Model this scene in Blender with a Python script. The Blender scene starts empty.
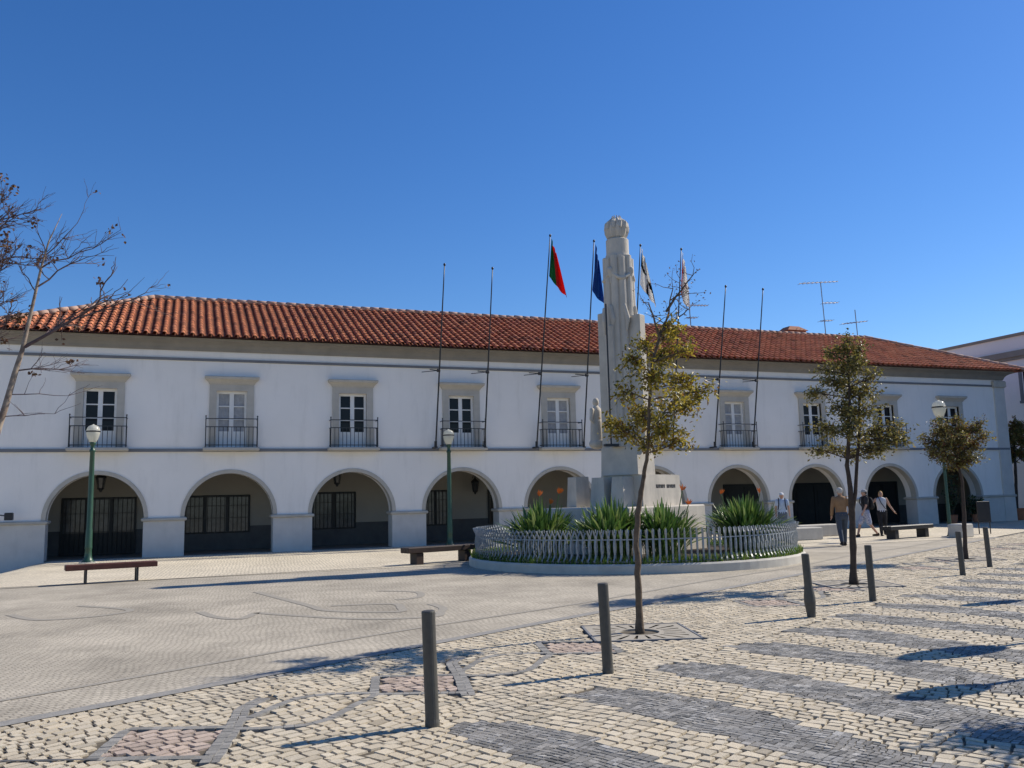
import bpy, math, random
from mathutils import Vector, Matrix, noise as mnoise
R = random.Random(7)
sin, cos, pi = math.sin, math.cos, math.pi
scene = bpy.context.scene
col = scene.collection
rad = math.radians

# ------------------------------------------------------------------ materials
def nd(nt, typ, **kw):
    n = nt.nodes.new(typ)
    for k, v in kw.items():
        if k in n.inputs: n.inputs[k].default_value = v
        else: setattr(n, k, v)
    return n

def pm(name, c1, c2=None, scale=3.0, rough=0.8, bump=0.0, bscale=60.0, attr=False, metal=0.0, spec=0.3,
       transl=0.0, stain=0.0, stain_c=(0.1, 0.09, 0.07)):
    m = bpy.data.materials.new(name); m.use_nodes = True
    nt = m.node_tree; L = nt.links.new
    b = nt.nodes['Principled BSDF']
    b.inputs['Roughness'].default_value = rough
    b.inputs['Metallic'].default_value = metal
    b.inputs['Specular IOR Level'].default_value = spec
    geo = nd(nt, 'ShaderNodeTexCoord')
    no = nd(nt, 'ShaderNodeTexNoise', Scale=scale, Detail=6.0, Roughness=0.6)
    L(geo.outputs['Object'], no.inputs['Vector'])
    if attr:
        a = nd(nt, 'ShaderNodeAttribute', attribute_name='Col')
        mr = nd(nt, 'ShaderNodeMapRange'); mr.inputs[3].default_value = 0.72; mr.inputs[4].default_value = 1.28
        L(no.outputs['Fac'], mr.inputs[0])
        mx = nd(nt, 'ShaderNodeVectorMath', operation='SCALE')
        L(a.outputs['Color'], mx.inputs[0]); L(mr.outputs[0], mx.inputs['Scale'])
        outc = mx.outputs[0]
    else:
        c2 = c2 or tuple(min(1, x * 0.86) for x in c1)
        rmp = nd(nt, 'ShaderNodeValToRGB')
        rmp.color_ramp.elements[0].position = 0.32; rmp.color_ramp.elements[1].position = 0.68
        rmp.color_ramp.elements[0].color = (*c2, 1); rmp.color_ramp.elements[1].color = (*c1, 1)
        L(no.outputs['Fac'], rmp.inputs[0]); outc = rmp.outputs[0]
    if stain > 0:
        mp = nd(nt, 'ShaderNodeMapping'); mp.inputs['Scale'].default_value = (1.6, 1.6, 0.25)
        L(geo.outputs['Object'], mp.inputs[0])
        n2 = nd(nt, 'ShaderNodeTexNoise', Scale=1.3, Detail=8.0, Roughness=0.7); L(mp.outputs[0], n2.inputs['Vector'])
        r2 = nd(nt, 'ShaderNodeMapRange'); r2.inputs[1].default_value = 0.52; r2.inputs[2].default_value = 0.8; r2.inputs[4].default_value = stain
        L(n2.outputs['Fac'], r2.inputs[0])
        mx2 = nd(nt, 'ShaderNodeMix', data_type='RGBA'); L(r2.outputs[0], mx2.inputs[0]); L(outc, mx2.inputs[6])
        mx2.inputs[7].default_value = (*stain_c, 1); outc = mx2.outputs[2]
    L(outc, b.inputs['Base Color'])
    if bump > 0:
        nb = nd(nt, 'ShaderNodeTexNoise', Scale=bscale, Detail=5.0, Roughness=0.65)
        L(geo.outputs['Object'], nb.inputs['Vector'])
        bp = nd(nt, 'ShaderNodeBump', Strength=bump, Distance=0.02)
        L(nb.outputs['Fac'], bp.inputs['Height']); L(bp.outputs[0], b.inputs['Normal'])
    if transl > 0:
        t = nd(nt, 'ShaderNodeBsdfTranslucent'); L(outc, t.inputs['Color'])
        ms = nd(nt, 'ShaderNodeMixShader', Fac=transl)
        L(b.outputs[0], ms.inputs[1]); L(t.outputs[0], ms.inputs[2])
        L(ms.outputs[0], nt.nodes['Material Output'].inputs[0])
    return m

M = {}
M['stucco'] = pm('white_stucco', (0.86, 0.82, 0.765), (0.81, 0.775, 0.72), 0.7, 0.9, 0.12, 25, stain=0.42, stain_c=(0.56, 0.53, 0.48))
M['stucco_far'] = pm('white_stucco_far', (0.80, 0.78, 0.76), (0.74, 0.73, 0.71), 0.6, 0.9, stain=0.12, stain_c=(0.55, 0.53, 0.5))
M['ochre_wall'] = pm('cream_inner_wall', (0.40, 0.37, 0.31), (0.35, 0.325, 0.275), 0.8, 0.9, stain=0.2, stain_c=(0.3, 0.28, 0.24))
M['lime'] = pm('limestone', (0.50, 0.465, 0.40), (0.42, 0.39, 0.335), 2.5, 0.85, 0.2, 40, stain=0.3, stain_c=(0.22, 0.2, 0.17))
M['limelight'] = pm('pale_limestone', (0.60, 0.575, 0.53), (0.53, 0.505, 0.465), 2.0, 0.85, 0.15, 40, stain=0.25, stain_c=(0.3, 0.28, 0.25))
M['cornice'] = pm('grey_cornice_stone', (0.27, 0.25, 0.215), (0.22, 0.205, 0.18), 1.5, 0.9, 0.15, 30, stain=0.25, stain_c=(0.15, 0.14, 0.13))
M['moulding'] = pm('dark_grey_moulding', (0.20, 0.205, 0.215), (0.16, 0.165, 0.175), 2, 0.85)
M['monument'] = pm('weathered_monument_stone', (0.58, 0.525, 0.44), (0.46, 0.42, 0.355), 2.2, 0.9, 0.3, 35, stain=0.55, stain_c=(0.2, 0.19, 0.17))
M['dado'] = pm('dark_grey_dado', (0.12, 0.118, 0.112), (0.09, 0.088, 0.085), 3, 0.7)
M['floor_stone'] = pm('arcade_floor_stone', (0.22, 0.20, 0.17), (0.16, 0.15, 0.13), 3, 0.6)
M['dark_wood'] = pm('dark_painted_wood', (0.025, 0.028, 0.028), (0.018, 0.02, 0.02), 4, 0.45)
M['iron'] = pm('black_iron', (0.025, 0.027, 0.03), (0.018, 0.019, 0.02), 8, 0.45, spec=0.4)
M['white_frame'] = pm('white_painted_wood', (0.78, 0.77, 0.73), (0.70, 0.69, 0.66), 5, 0.5)
M['glass'] = pm('dark_window_glass', (0.012, 0.013, 0.016), (0.018, 0.019, 0.022), 1.0, 0.1, spec=0.2)
M['curtain'] = pm('pale_net_curtain', (0.42, 0.42, 0.42), (0.28, 0.29, 0.30), 6, 0.6)
M['tile'] = pm('terracotta_tile', None or (0.5, 0.2, 0.1), rough=0.85, attr=True, scale=9, bump=0.25, bscale=45, stain=0.35, stain_c=(0.10, 0.06, 0.045))
M['mortar'] = pm('pale_ridge_mortar', (0.48, 0.36, 0.29), (0.33, 0.17, 0.11), 3.5, 0.9, 0.2, 30)
M['green_paint'] = pm('green_lamp_paint', (0.022, 0.072, 0.045), (0.016, 0.055, 0.034), 6, 0.4, spec=0.5, stain=0.25, stain_c=(0.1, 0.14, 0.11))
M['globe'] = pm('opal_globe', (0.88, 0.88, 0.80), (0.85, 0.85, 0.77), 2, 0.15, spec=0.5, transl=0.65)
M['bench_wood'] = pm('dark_red_brown_wood', (0.10, 0.035, 0.025), (0.06, 0.022, 0.018), 5, 0.5, 0.1, 50)
M['bench_dark'] = pm('dark_brown_wood', (0.055, 0.035, 0.028), (0.035, 0.024, 0.02), 5, 0.55, 0.1, 50)
M['bollard'] = pm('dark_grey_bollard', (0.085, 0.08, 0.067), (0.062, 0.058, 0.05), 14, 0.55, 0.1, 80, spec=0.4, stain=0.4, stain_c=(0.16, 0.15, 0.13))
M['fence_paint'] = pm('pale_grey_blue_paint', (0.33, 0.35, 0.355), (0.24, 0.26, 0.27), 9, 0.35, spec=0.4, stain=0.3, stain_c=(0.2, 0.22, 0.22))
M['kerb'] = pm('pale_kerb_stone', (0.56, 0.53, 0.46), (0.47, 0.44, 0.38), 3, 0.9, 0.2, 40, stain=0.3, stain_c=(0.28, 0.26, 0.22))
M['soil'] = pm('dark_soil', (0.06, 0.045, 0.03), (0.035, 0.028, 0.02), 9, 0.95, 0.6, 20)
M['grass'] = pm('grass_blade', (0.1, 0.2, 0.03), attr=True, rough=0.6, transl=0.35)
M['leaf'] = pm('tree_leaf', (0.1, 0.1, 0.03), attr=True, rough=0.45, transl=0.45, spec=0.5)
M['strap'] = pm('strap_leaf', (0.05, 0.12, 0.03), attr=True, rough=0.35, transl=0.25, spec=0.5)
M['flower'] = pm('orange_petal', (0.75, 0.20, 0.03), (0.65, 0.14, 0.02), 8, 0.5, transl=0.3)
M['bark'] = pm('grey_brown_bark', (0.17, 0.125, 0.085), (0.09, 0.065, 0.045), 14, 0.9, 0.5, 50)
M['bark_dark'] = pm('dark_bark', (0.085, 0.06, 0.045), (0.045, 0.035, 0.028), 14, 0.9, 0.5, 50)
M['bark_pale'] = pm('pale_bark', (0.34, 0.28, 0.22), (0.15, 0.11, 0.085), 9, 0.9, 0.4, 40)
M['bark_twig'] = pm('purple_brown_twig', (0.13, 0.09, 0.085), (0.085, 0.06, 0.06), 9, 0.9)
M['brown_leaf'] = pm('dry_brown_leaf', (0.16, 0.08, 0.04), attr=True, rough=0.7, transl=0.2)
M['grate'] = pm('grey_grate_stone', (0.40, 0.36, 0.29), (0.32, 0.29, 0.235), 6, 0.85, 0.2, 60)
M['cobble'] = pm('paving_stone', (0.5, 0.45, 0.36), rough=0.75, attr=True, scale=38, bump=0.35, bscale=90, spec=0.35)
M['bed'] = pm('joint_sand', (0.15, 0.125, 0.09), (0.08, 0.068, 0.05), 8, 0.95)
M['earth'] = pm('stone_ground', (0.42, 0.38, 0.31), (0.34, 0.31, 0.26), 0.3, 0.9)
M['strip'] = pm('grey_paving_strip', (0.31, 0.295, 0.265), (0.23, 0.22, 0.20), 11, 0.85, 0.3, 60)
M['strip_pale'] = pm('soft_grey_inlay', (0.34, 0.31, 0.255), (0.285, 0.26, 0.215), 11, 0.85, 0.3, 60)
M['steel'] = pm('galvanised_aerial', (0.32, 0.32, 0.33), (0.25, 0.25, 0.26), 9, 0.4, metal=0.6)
M['terracotta'] = pm('terracotta_pot', (0.42, 0.17, 0.09), (0.33, 0.13, 0.07), 4, 0.8)
M['blue'] = pm('blue_plastic', (0.03, 0.055, 0.30), (0.025, 0.045, 0.24), 4, 0.4)
M['board'] = pm('dark_notice_board', (0.028, 0.028, 0.03), (0.02, 0.02, 0.022), 6, 0.5)
M['cloth'] = pm('flag_cloth', (0.5, 0.5, 0.5), attr=True, rough=0.8, scale=1.5, transl=0.55)
M['skin'] = pm('skin', (0.50, 0.29, 0.20), (0.44, 0.25, 0.17), 6, 0.55)
M['bronze'] = pm('dark_bronze_letters', (0.05, 0.045, 0.04), (0.035, 0.03, 0.028), 8, 0.5)

def brick_mat(name, base_a, base_b, mortar, width, rowh, gap, arc_amp, arc_len, bump=0.5, big=0.12):
    """Small setts laid in bowed rows along the street axis."""
    m = bpy.data.materials.new(name); m.use_nodes = True
    nt = m.node_tree; L = nt.links.new; b = nt.nodes['Principled BSDF']
    b.inputs['Roughness'].default_value = 0.85; b.inputs['Specular IOR Level'].default_value = 0.25
    g = nd(nt, 'ShaderNodeNewGeometry')
    mp = nd(nt, 'ShaderNodeMapping'); mp.inputs['Rotation'].default_value[2] = -rad(27.26)
    L(g.outputs['Position'], mp.inputs[0])
    nz = nd(nt, 'ShaderNodeTexNoise', Scale=1.1, Detail=2.0); L(mp.outputs[0], nz.inputs['Vector'])
    ad = nd(nt, 'ShaderNodeVectorMath', operation='SCALE'); L(nz.outputs['Color'], ad.inputs[0]); ad.inputs['Scale'].default_value = 0.16
    av = nd(nt, 'ShaderNodeVectorMath', operation='ADD'); L(mp.outputs[0], av.inputs[0]); L(ad.outputs[0], av.inputs[1])
    sx = nd(nt, 'ShaderNodeSeparateXYZ'); L(av.outputs[0], sx.inputs[0])
    mul = nd(nt, 'ShaderNodeMath', operation='MULTIPLY'); mul.inputs[1].default_value = pi / arc_len; L(sx.outputs[0], mul.inputs[0])
    sn = nd(nt, 'ShaderNodeMath', operation='SINE'); L(mul.outputs[0], sn.inputs[0])
    ab = nd(nt, 'ShaderNodeMath', operation='ABSOLUTE'); L(sn.outputs[0], ab.inputs[0])
    am = nd(nt, 'ShaderNodeMath', operation='MULTIPLY_ADD'); am.inputs[1].default_value = arc_amp
    L(ab.outputs[0], am.inputs[0]); L(sx.outputs[1], am.inputs[2])
    cb = nd(nt, 'ShaderNodeCombineXYZ'); L(sx.outputs[0], cb.inputs[0]); L(am.outputs[0], cb.inputs[1])
    br = nd(nt, 'ShaderNodeTexBrick', Scale=1.0)
    br.inputs['Color1'].default_value = (*base_a, 1); br.inputs['Color2'].default_value = (*base_b, 1); br.inputs['Mortar'].default_value = (*mortar, 1)
    br.inputs['Mortar Size'].default_value = gap; br.inputs['Mortar Smooth'].default_value = 0.3
    br.inputs['Brick Width'].default_value = width; br.inputs['Row Height'].default_value = rowh
    L(cb.outputs[0], br.inputs['Vector'])
    n2 = nd(nt, 'ShaderNodeTexNoise', Scale=0.55, Detail=7.0, Roughness=0.65); L(g.outputs['Position'], n2.inputs['Vector'])
    r2 = nd(nt, 'ShaderNodeMapRange'); r2.inputs[1].default_value = 0.3; r2.inputs[2].default_value = 0.7
    r2.inputs[3].default_value = 1 - big; r2.inputs[4].default_value = 1 + big
    L(n2.outputs['Fac'], r2.inputs[0])
    n3 = nd(nt, 'ShaderNodeTexNoise', Scale=26.0, Detail=3.0, Roughness=0.6); L(g.outputs['Position'], n3.inputs['Vector'])
    r3 = nd(nt, 'ShaderNodeMapRange'); r3.inputs[1].default_value = 0.3; r3.inputs[2].default_value = 0.7
    r3.inputs[3].default_value = 0.82; r3.inputs[4].default_value = 1.18
    L(n3.outputs['Fac'], r3.inputs[0])
    mm = nd(nt, 'ShaderNodeMath', operation='MULTIPLY'); L(r2.outputs[0], mm.inputs[0]); L(r3.outputs[0], mm.inputs[1])
    sc = nd(nt, 'ShaderNodeVectorMath', operation='SCALE'); L(br.outputs['Color'], sc.inputs[0]); L(mm.outputs[0], sc.inputs['Scale'])
    L(sc.outputs[0], b.inputs['Base Color'])
    inv = nd(nt, 'ShaderNodeMath', operation='MULTIPLY_ADD'); inv.inputs[1].default_value = -1.0; inv.inputs[2].default_value = 1.0
    L(br.outputs['Fac'], inv.inputs[0])
    ia = nd(nt, 'ShaderNodeMath', operation='MULTIPLY_ADD'); ia.inputs[1].default_value = 0.5; L(n3.outputs['Fac'], ia.inputs[0]); L(inv.outputs[0], ia.inputs[2])
    bp = nd(nt, 'ShaderNodeBump', Strength=bump, Distance=0.012); L(ia.outputs[0], bp.inputs['Height']); L(bp.outputs[0], b.inputs['Normal'])
    return m
M['plaza'] = brick_mat('fan_setts', (0.465, 0.415, 0.325), (0.40, 0.355, 0.28), (0.26, 0.23, 0.18), 0.085, 0.065, 0.008, 0.075, 0.62, 0.3, 0.3)
M['sidewalk'] = brick_mat('cream_setts', (0.70, 0.62, 0.465), (0.60, 0.53, 0.405), (0.30, 0.26, 0.20), 0.11, 0.09, 0.01, 0.0, 1.0, 0.5, 0.14)
M['farcobble'] = brick_mat('far_cream_setts', (0.50, 0.455, 0.37), (0.41, 0.37, 0.30), (0.15, 0.13, 0.1), 0.11, 0.09, 0.012, 0.02, 0.8, 0.6, 0.2)

# ------------------------------------------------------------------ mesh builder
ORG = {}
class MB:
    def __init__(s): s.v = []; s.f = []; s.c = []; s.cur = None
    def add(s, vs, fs, c=None):
        o = len(s.v); s.v += [tuple(x) for x in vs]; s.f += [tuple(i + o for i in f) for f in fs]
        s.c += [c or s.cur or (1, 1, 1)] * len(fs)
    def quad(s, a, b, c, d, colr=None): s.add([a, b, c, d], [(0, 1, 2, 3)], colr)
    def box(s, x0, x1, y0, y1, z0, z1, mat=None, c=None):
        vs = [Vector((x, y, z)) for z in (z0, z1) for (x, y) in ((x0, y0), (x1, y0), (x1, y1), (x0, y1))]
        if mat: vs = [mat @ v for v in vs]
        s.add(vs, [(3, 2, 1, 0), (4, 5, 6, 7), (0, 1, 5, 4), (1, 2, 6, 5), (2, 3, 7, 6), (3, 0, 4, 7)], c)
    def bbox(s, x0, x1, y0, y1, z0, z1, r=0.02, mat=None):
        """box with chamfered edges (rings from bottom to top)"""
        rings = []
        for z, i in ((z0, r), (z0 + r, 0), (z1 - r, 0), (z1, r)):
            a, b, c, d = x0 + i, x1 - i, y0 + i, y1 - i; k = r * 0.6
            rings.append([(a + k, c, z), (b - k, c, z), (b, c + k, z), (b, d - k, z), (b - k, d, z), (a + k, d, z), (a, d - k, z), (a, c + k, z)])
        s.loft([[Vector(p) if not mat else mat @ Vector(p) for p in r_] for r_ in rings], True)
    def loft(s, rings, caps=True, closed=True):
        n = len(rings[0]); vs = [p for r in rings for p in r]; fs = []
        for i in range(len(rings) - 1):
            for j in range(n if closed else n - 1):
                k = (j + 1) % n
                fs.append((i * n + j, i * n + k, (i + 1) * n + k, (i + 1) * n + j))
        if caps: fs += [tuple(reversed(range(n))), tuple((len(rings) - 1) * n + j for j in range(n))]
        s.add(vs, fs)
    def prism(s, poly, z0, z1, mat=None):
        n = len(poly); vs = [Vector((x, y, z)) for z in (z0, z1) for x, y in poly]
        if mat: vs = [mat @ v for v in vs]
        s.add(vs, [tuple(reversed(range(n))), tuple(range(n, 2 * n))] + [(i, (i + 1) % n, n + (i + 1) % n, n + i) for i in range(n)])
    def lathe(s, prof, n=24, at=(0, 0, 0), mod=None):
        rings = []
        for r, z in prof:
            rings.append([Vector((at[0] + r * (mod(a, z) if mod else 1) * cos(a), at[1] + r * (mod(a, z) if mod else 1) * sin(a), at[2] + z)) for a in [2 * pi * j / n for j in range(n)]])
        s.loft(rings, True)
    def tube(s, pts, rads, n=6, caps=True):
        pts = [Vector(p) for p in pts]
        if not isinstance(rads, (list, tuple)): rads = [rads] * len(pts)
        d0 = (pts[1] - pts[0]).normalized()
        x = d0.orthogonal().normalized(); rings = []
        for i, p in enumerate(pts):
            d = (pts[min(i + 1, len(pts) - 1)] - pts[max(i - 1, 0)]).normalized()
            x = (x - d * x.dot(d)); x = x.normalized() if x.length > 1e-6 else d.orthogonal().normalized()
            y = d.cross(x)
            rings.append([p + (x * cos(2 * pi * j / n) + y * sin(2 * pi * j / n)) * rads[i] for j in range(n)])
        s.loft(rings, caps)
    def cap(s, a, b, ra, rb, n=10):
        """capsule"""
        a, b = Vector(a), Vector(b); d = (b - a); l = d.length; d = d / l if l > 1e-6 else Vector((0, 0, 1))
        pts = [a - d * ra * 0.98, a - d * ra * 0.7, a, b, b + d * rb * 0.7, b + d * rb * 0.98]
        s.tube(pts, [ra * 0.15, ra * 0.71, ra, rb, rb * 0.71, rb * 0.15], n)
    def ell(s, c, rx, ry, rz, n=12, m=8, mat=None):
        rings = []
        for i in range(m + 1):
            t = -pi / 2 + pi * i / m; k = max(cos(t), 0.02)
            rings.append([Vector((rx * k * cos(2 * pi * j / n), ry * k * sin(2 * pi * j / n), rz * sin(t))) for j in range(n)])
        rings = [[Vector(c) + (mat @ p if mat else p) for p in r] for r in rings]
        s.loft(rings)
    def build(s, name, mat, parent=None, smooth=False, loc=None, local=False):
        org = Vector((0, 0, 0))
        if parent is not None and not local: org = ORG[parent.name]
        if parent is None and loc is not None: org = Vector(loc)
        me = bpy.data.meshes.new(name)
        if local: me.from_pydata([tuple(v) for v in s.v], [], s.f)
        else: me.from_pydata([(v[0] - org.x, v[1] - org.y, v[2] - org.z) for v in s.v], [], s.f)
        if any(c != (1, 1, 1) for c in s.c[:1]):
            at = me.color_attributes.new('Col', 'FLOAT_COLOR', 'CORNER')
            buf = []
            for f, c in zip(s.f, s.c): buf += [c[0], c[1], c[2], 1.0] * len(f)
            at.data.foreach_set('color', buf)
        me.materials.append(mat)
        if smooth: me.polygons.foreach_set('use_smooth', [True] * len(me.polygons))
        me.update()
        o = bpy.data.objects.new(name, me); col.objects.link(o)
        if parent is not None: o.parent = parent; ORG[o.name] = org
        else: o.location = org; ORG[o.name] = org
        return o
def remesh(o, vox, smooth=True, it=3):
    m = o.modifiers.new('remesh', 'REMESH'); m.mode = 'VOXEL'; m.voxel_size = vox; m.use_smooth_shade = smooth
    if it:
        k = o.modifiers.new('smooth', 'SMOOTH'); k.factor = 0.5; k.iterations = it
    return o
def thing(name, label, cat, loc, rotz=0.0, group=None):
    o = bpy.data.objects.new(name, None); o.empty_display_size = 0.3; col.objects.link(o)
    o.location = loc; o.rotation_euler = (0, 0, rotz); ORG[o.name] = Vector(loc)
    o['label'] = label; o['category'] = cat
    if group: o['group'] = group
    return o
def tag(o, label, cat, group=None):
    o['label'] = label; o['category'] = cat
    if group: o['group'] = group
    return o
def struct(o, kind='structure'): o['kind'] = kind; return o
def dup(root, loc, rotz=None, label=None, scale=None):
    r = root.copy(); col.objects.link(r); r.location = loc
    if rotz is not None: r.rotation_euler = (0, 0, rotz)
    if label: r['label'] = label
    if scale: r.scale = (scale,) * 3
    for ch in list(root.children):
        c = ch.copy(); col.objects.link(c); c.parent = r
        for g in ch.children:
            d = g.copy(); col.objects.link(d); d.parent = c
    return r
def vary(c, a=0.12, g=None):
    k = 1 + (g or R).uniform(-a, a); return tuple(max(0.0, x * k) for x in c)

# street axes: s runs along the bollards, t points towards the building
CS, SN = 0.889, 0.458
def ST(s, t, z=0.0): return (CS * s - SN * t, SN * s + CS * t, z)

# ------------------------------------------------------------------ ground
YF = 32.24
def hz(x, y):                       # the pavement dips towards the building's left corner
    k = max(0.0, min(1.0, (-4.2 - x) / 3.0)); j = max(0.0, min(1.0, (y - 24.0) / 7.0))
    return -0.75 * k * j
b = MB(); b.quad((-900, -900, -1.2), (900, -900, -1.2), (900, 1200, -1.2), (-900, 1200, -1.2))
struct(b.build('ground', M['earth']))
a0 = ST(-60, 7.55)                  # plaza
gx = [-60, -30, -15] + [-10 + 0.5 * i for i in range(14)] + [-2, 3, 10, 20, 26]
gy = [21.9, 24] + [24.5 + 0.5 * i for i in range(16)]
pl = MB()
a1 = ST(33.16, 7.55)
pl.add([(a0[0], a0[1], 0), (a1[0], 21.9, 0), (-60, 21.9, 0), (-90, 20, 0)], [(0, 1, 2, 3)])
struct(pl.build('plaza_paving', M['plaza']))
vs = [(x, y, hz(x, y) + 0.006) for y in gy + [YF + 0.02, 60] for x in gx]; n = len(gx)
sw = MB(); sw.add(vs, [(j * n + i, j * n + i + 1, (j + 1) * n + i + 1, (j + 1) * n + i) for j in range(len(gy) + 1) for i in range(n - 1)])
c1 = ST(55.7, 7.6); sw.add([(26, 21.9, .006), (c1[0], YF + .02, .006), (26, YF + .02, .006)], [(0, 1, 2)])
struct(sw.build('pavement', M['sidewalk']))
b = MB(); b.quad((39.4, YF + .025, 0.004), (60, YF + .025, 0.004), (60, 90, 0.004), (39.4, 90, 0.004)); struct(b.build('side_street', M['farcobble']))
# shallow kerb lines across the cream pavement
for nm, ys, h in (('pavement_edge', [(-3.9, 21.55), (0.4, 21.98), (5.3, 22.3), (20, 23.4)], .012), ('pavement_joint', [(-4.0, 29.3), (-1, 29.95), (2.2, 30.6), (9, 30.9), (38, 31.2)], .012)):
    b = MB()
    for (x0, y0), (x1, y1) in zip(ys, ys[1:]):
        b.quad((x0, y0 - .06, h), (x1, y1 - .06, h), (x1, y1 + .06, h), (x0, y0 + .06, h))
    struct(b.build(nm, M['strip_pale']))
# cobbles of the foreground, stone by stone
b = MB(); q = [ST(-40, -40, -.015), ST(90, -40, -.015), ST(90, 7.6, -.015), ST(-40, 7.6, -.015)]
b.quad(*q); struct(b.build('cobble_bed', M['bed']))
b = MB(); q = [ST(38.5, -10, -.004), ST(90, -10, -.004), ST(90, 7.54, -.004), ST(38.5, 7.54, -.004)]
b.quad(*q); struct(b.build('far_cobbles', M['farcobble']))
CREAM, GREY, PINK, MID = (0.54, 0.465, 0.34), (0.235, 0.225, 0.205), (0.45, 0.355, 0.28), (0.255, 0.242, 0.215)
def stone_colour(s, t, g):
    w = 0.05 * g.uniform(-1, 1)
    if t < 4.72:
        d = 4.72 - t
        u = (s - 4.28 + 0.17 * d - 0.10 * sin(d * 1.5) + w * .6) / (1.40 + 0.0 * s)
        fr = u % 1.0
        tip = min(1.0, 0.55 + d / 0.5 * .45) if d > 0.03 else 0.3
        if abs(fr - 0.24) < 0.245 * tip and s > 3.9 and s < 33: return GREY, 0.22
        return CREAM, 0.13
    if 5.15 < t < 7.0:
        ss = s + w * .5; tt = t + w * .5
        m = (ss - 3.03) / 2.35; k = round(m); ds = (m - k) * 2.35; dt = tt - 6.05
        if k in (0, 1, 2, 4, 5, 7, 8, 10, 11, 13, 14):
            e = abs(ds) / 0.47 + abs(dt) / 0.56
            if e < 1.0: return PINK, 0.16
    return CREAM, 0.13
GRATES = [(8.98, 6.07), (15.69, 5.99), (22.44, 5.91)]
PK = (0, 1, 2, 4, 5, 7, 8, 10, 11)
INLAY = []                           # outlines of the diamonds and lenses, laid in small dark setts
for k in PK:
    c_ = 3.03 + 2.35 * k; INLAY.append(([(c_ - .50, 6.05), (c_, 5.46), (c_ + .50, 6.05), (c_, 6.64), (c_ - .50, 6.05)], .085))
for k in (0, 1, 4, 7, 10):
    a_ = 3.03 + 2.35 * k + .46; L_ = 1.43
    for sg in (-1, 1):
        INLAY.append(([(a_ + L_ * i / 14, 6.05 + sg * .36 * sin(pi * i / 14) ** .8 - .10 * sin(2 * pi * i / 14)) for i in range(15)], .08))
    INLAY.append(([(a_ - .52, 5.34), (a_ - .18, 5.75), (a_ + .12, 6.12), (a_ + .42, 6.52), (a_ + .75, 6.72)], .13))
def seg_d(p, a, b):
    dx, dy = b[0] - a[0], b[1] - a[1]; u = max(0, min(1, ((p[0] - a[0]) * dx + (p[1] - a[1]) * dy) / (dx * dx + dy * dy + 1e-9)))
    return math.hypot(p[0] - a[0] - u * dx, p[1] - a[1] - u * dy)
def near_inlay(s, t):
    for pts, w_ in INLAY:
        if pts[0][0] - 1.2 < s < pts[-1][0] + 1.6 and any(seg_d((s, t), a, b) < w_ * .5 - .004 for a, b in zip(pts, pts[1:])): return True
    return False
def lay_inlay(mb, g):
    for pts, w_ in INLAY:
        P = [Vector((a, b, 0)) for a, b in pts]; L_ = [0]
        for a, b in zip(P, P[1:]): L_.append(L_[-1] + (b - a).length)
        def at(d):
            d = max(0, min(L_[-1], d))
            for i in range(len(P) - 1):
                if d <= L_[i + 1] + 1e-9: return P[i].lerp(P[i + 1], (d - L_[i]) / max(1e-6, L_[i + 1] - L_[i])), (P[i + 1] - P[i]).normalized()
            return P[-1], (P[-1] - P[-2]).normalized()
        d = 0.0; nr = 2 if w_ > .12 else 1
        while d < L_[-1] - .03:
            ln = g.uniform(.06, .10)
            (a, ta), (b, tb) = at(d + .003), at(d + ln - .003); na, nb_ = Vector((-ta.y, ta.x, 0)), Vector((-tb.y, tb.x, 0))
            for r in range(nr):
                o0, o1 = -w_ / 2 + w_ * r / nr + .003, -w_ / 2 + w_ * (r + 1) / nr - .003
                j = lambda: g.uniform(-.005, .005)
                q = [a + na * (o0 + j()), b + nb_ * (o0 + j()), b + nb_ * (o1 + j()), a + na * (o1 + j())]
                z = .003 + g.uniform(-.002, .002); c_ = vary(MID, .2, g)
                if not cut(a.x, a.y): mb.add([ST(p.x, p.y, -.015) for p in q] + [ST(p.x, p.y, z) for p in q], [(4, 5, 6, 7), (0, 1, 5, 4), (1, 2, 6, 5), (2, 3, 7, 6), (3, 0, 4, 7)], c_)
            d += ln
def cut(s, t):
    for gs, gt in GRATES:
        if abs(s - gs) + abs(t - gt) < 0.90: return True
    return False
def wob(s, t, q):
    return q * mnoise.noise(Vector((s * 0.9, t * 0.9, 3.1))) + 0.4 * q * mnoise.noise(Vector((s * 3.1, t * 3.1, 7.7)))
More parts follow.
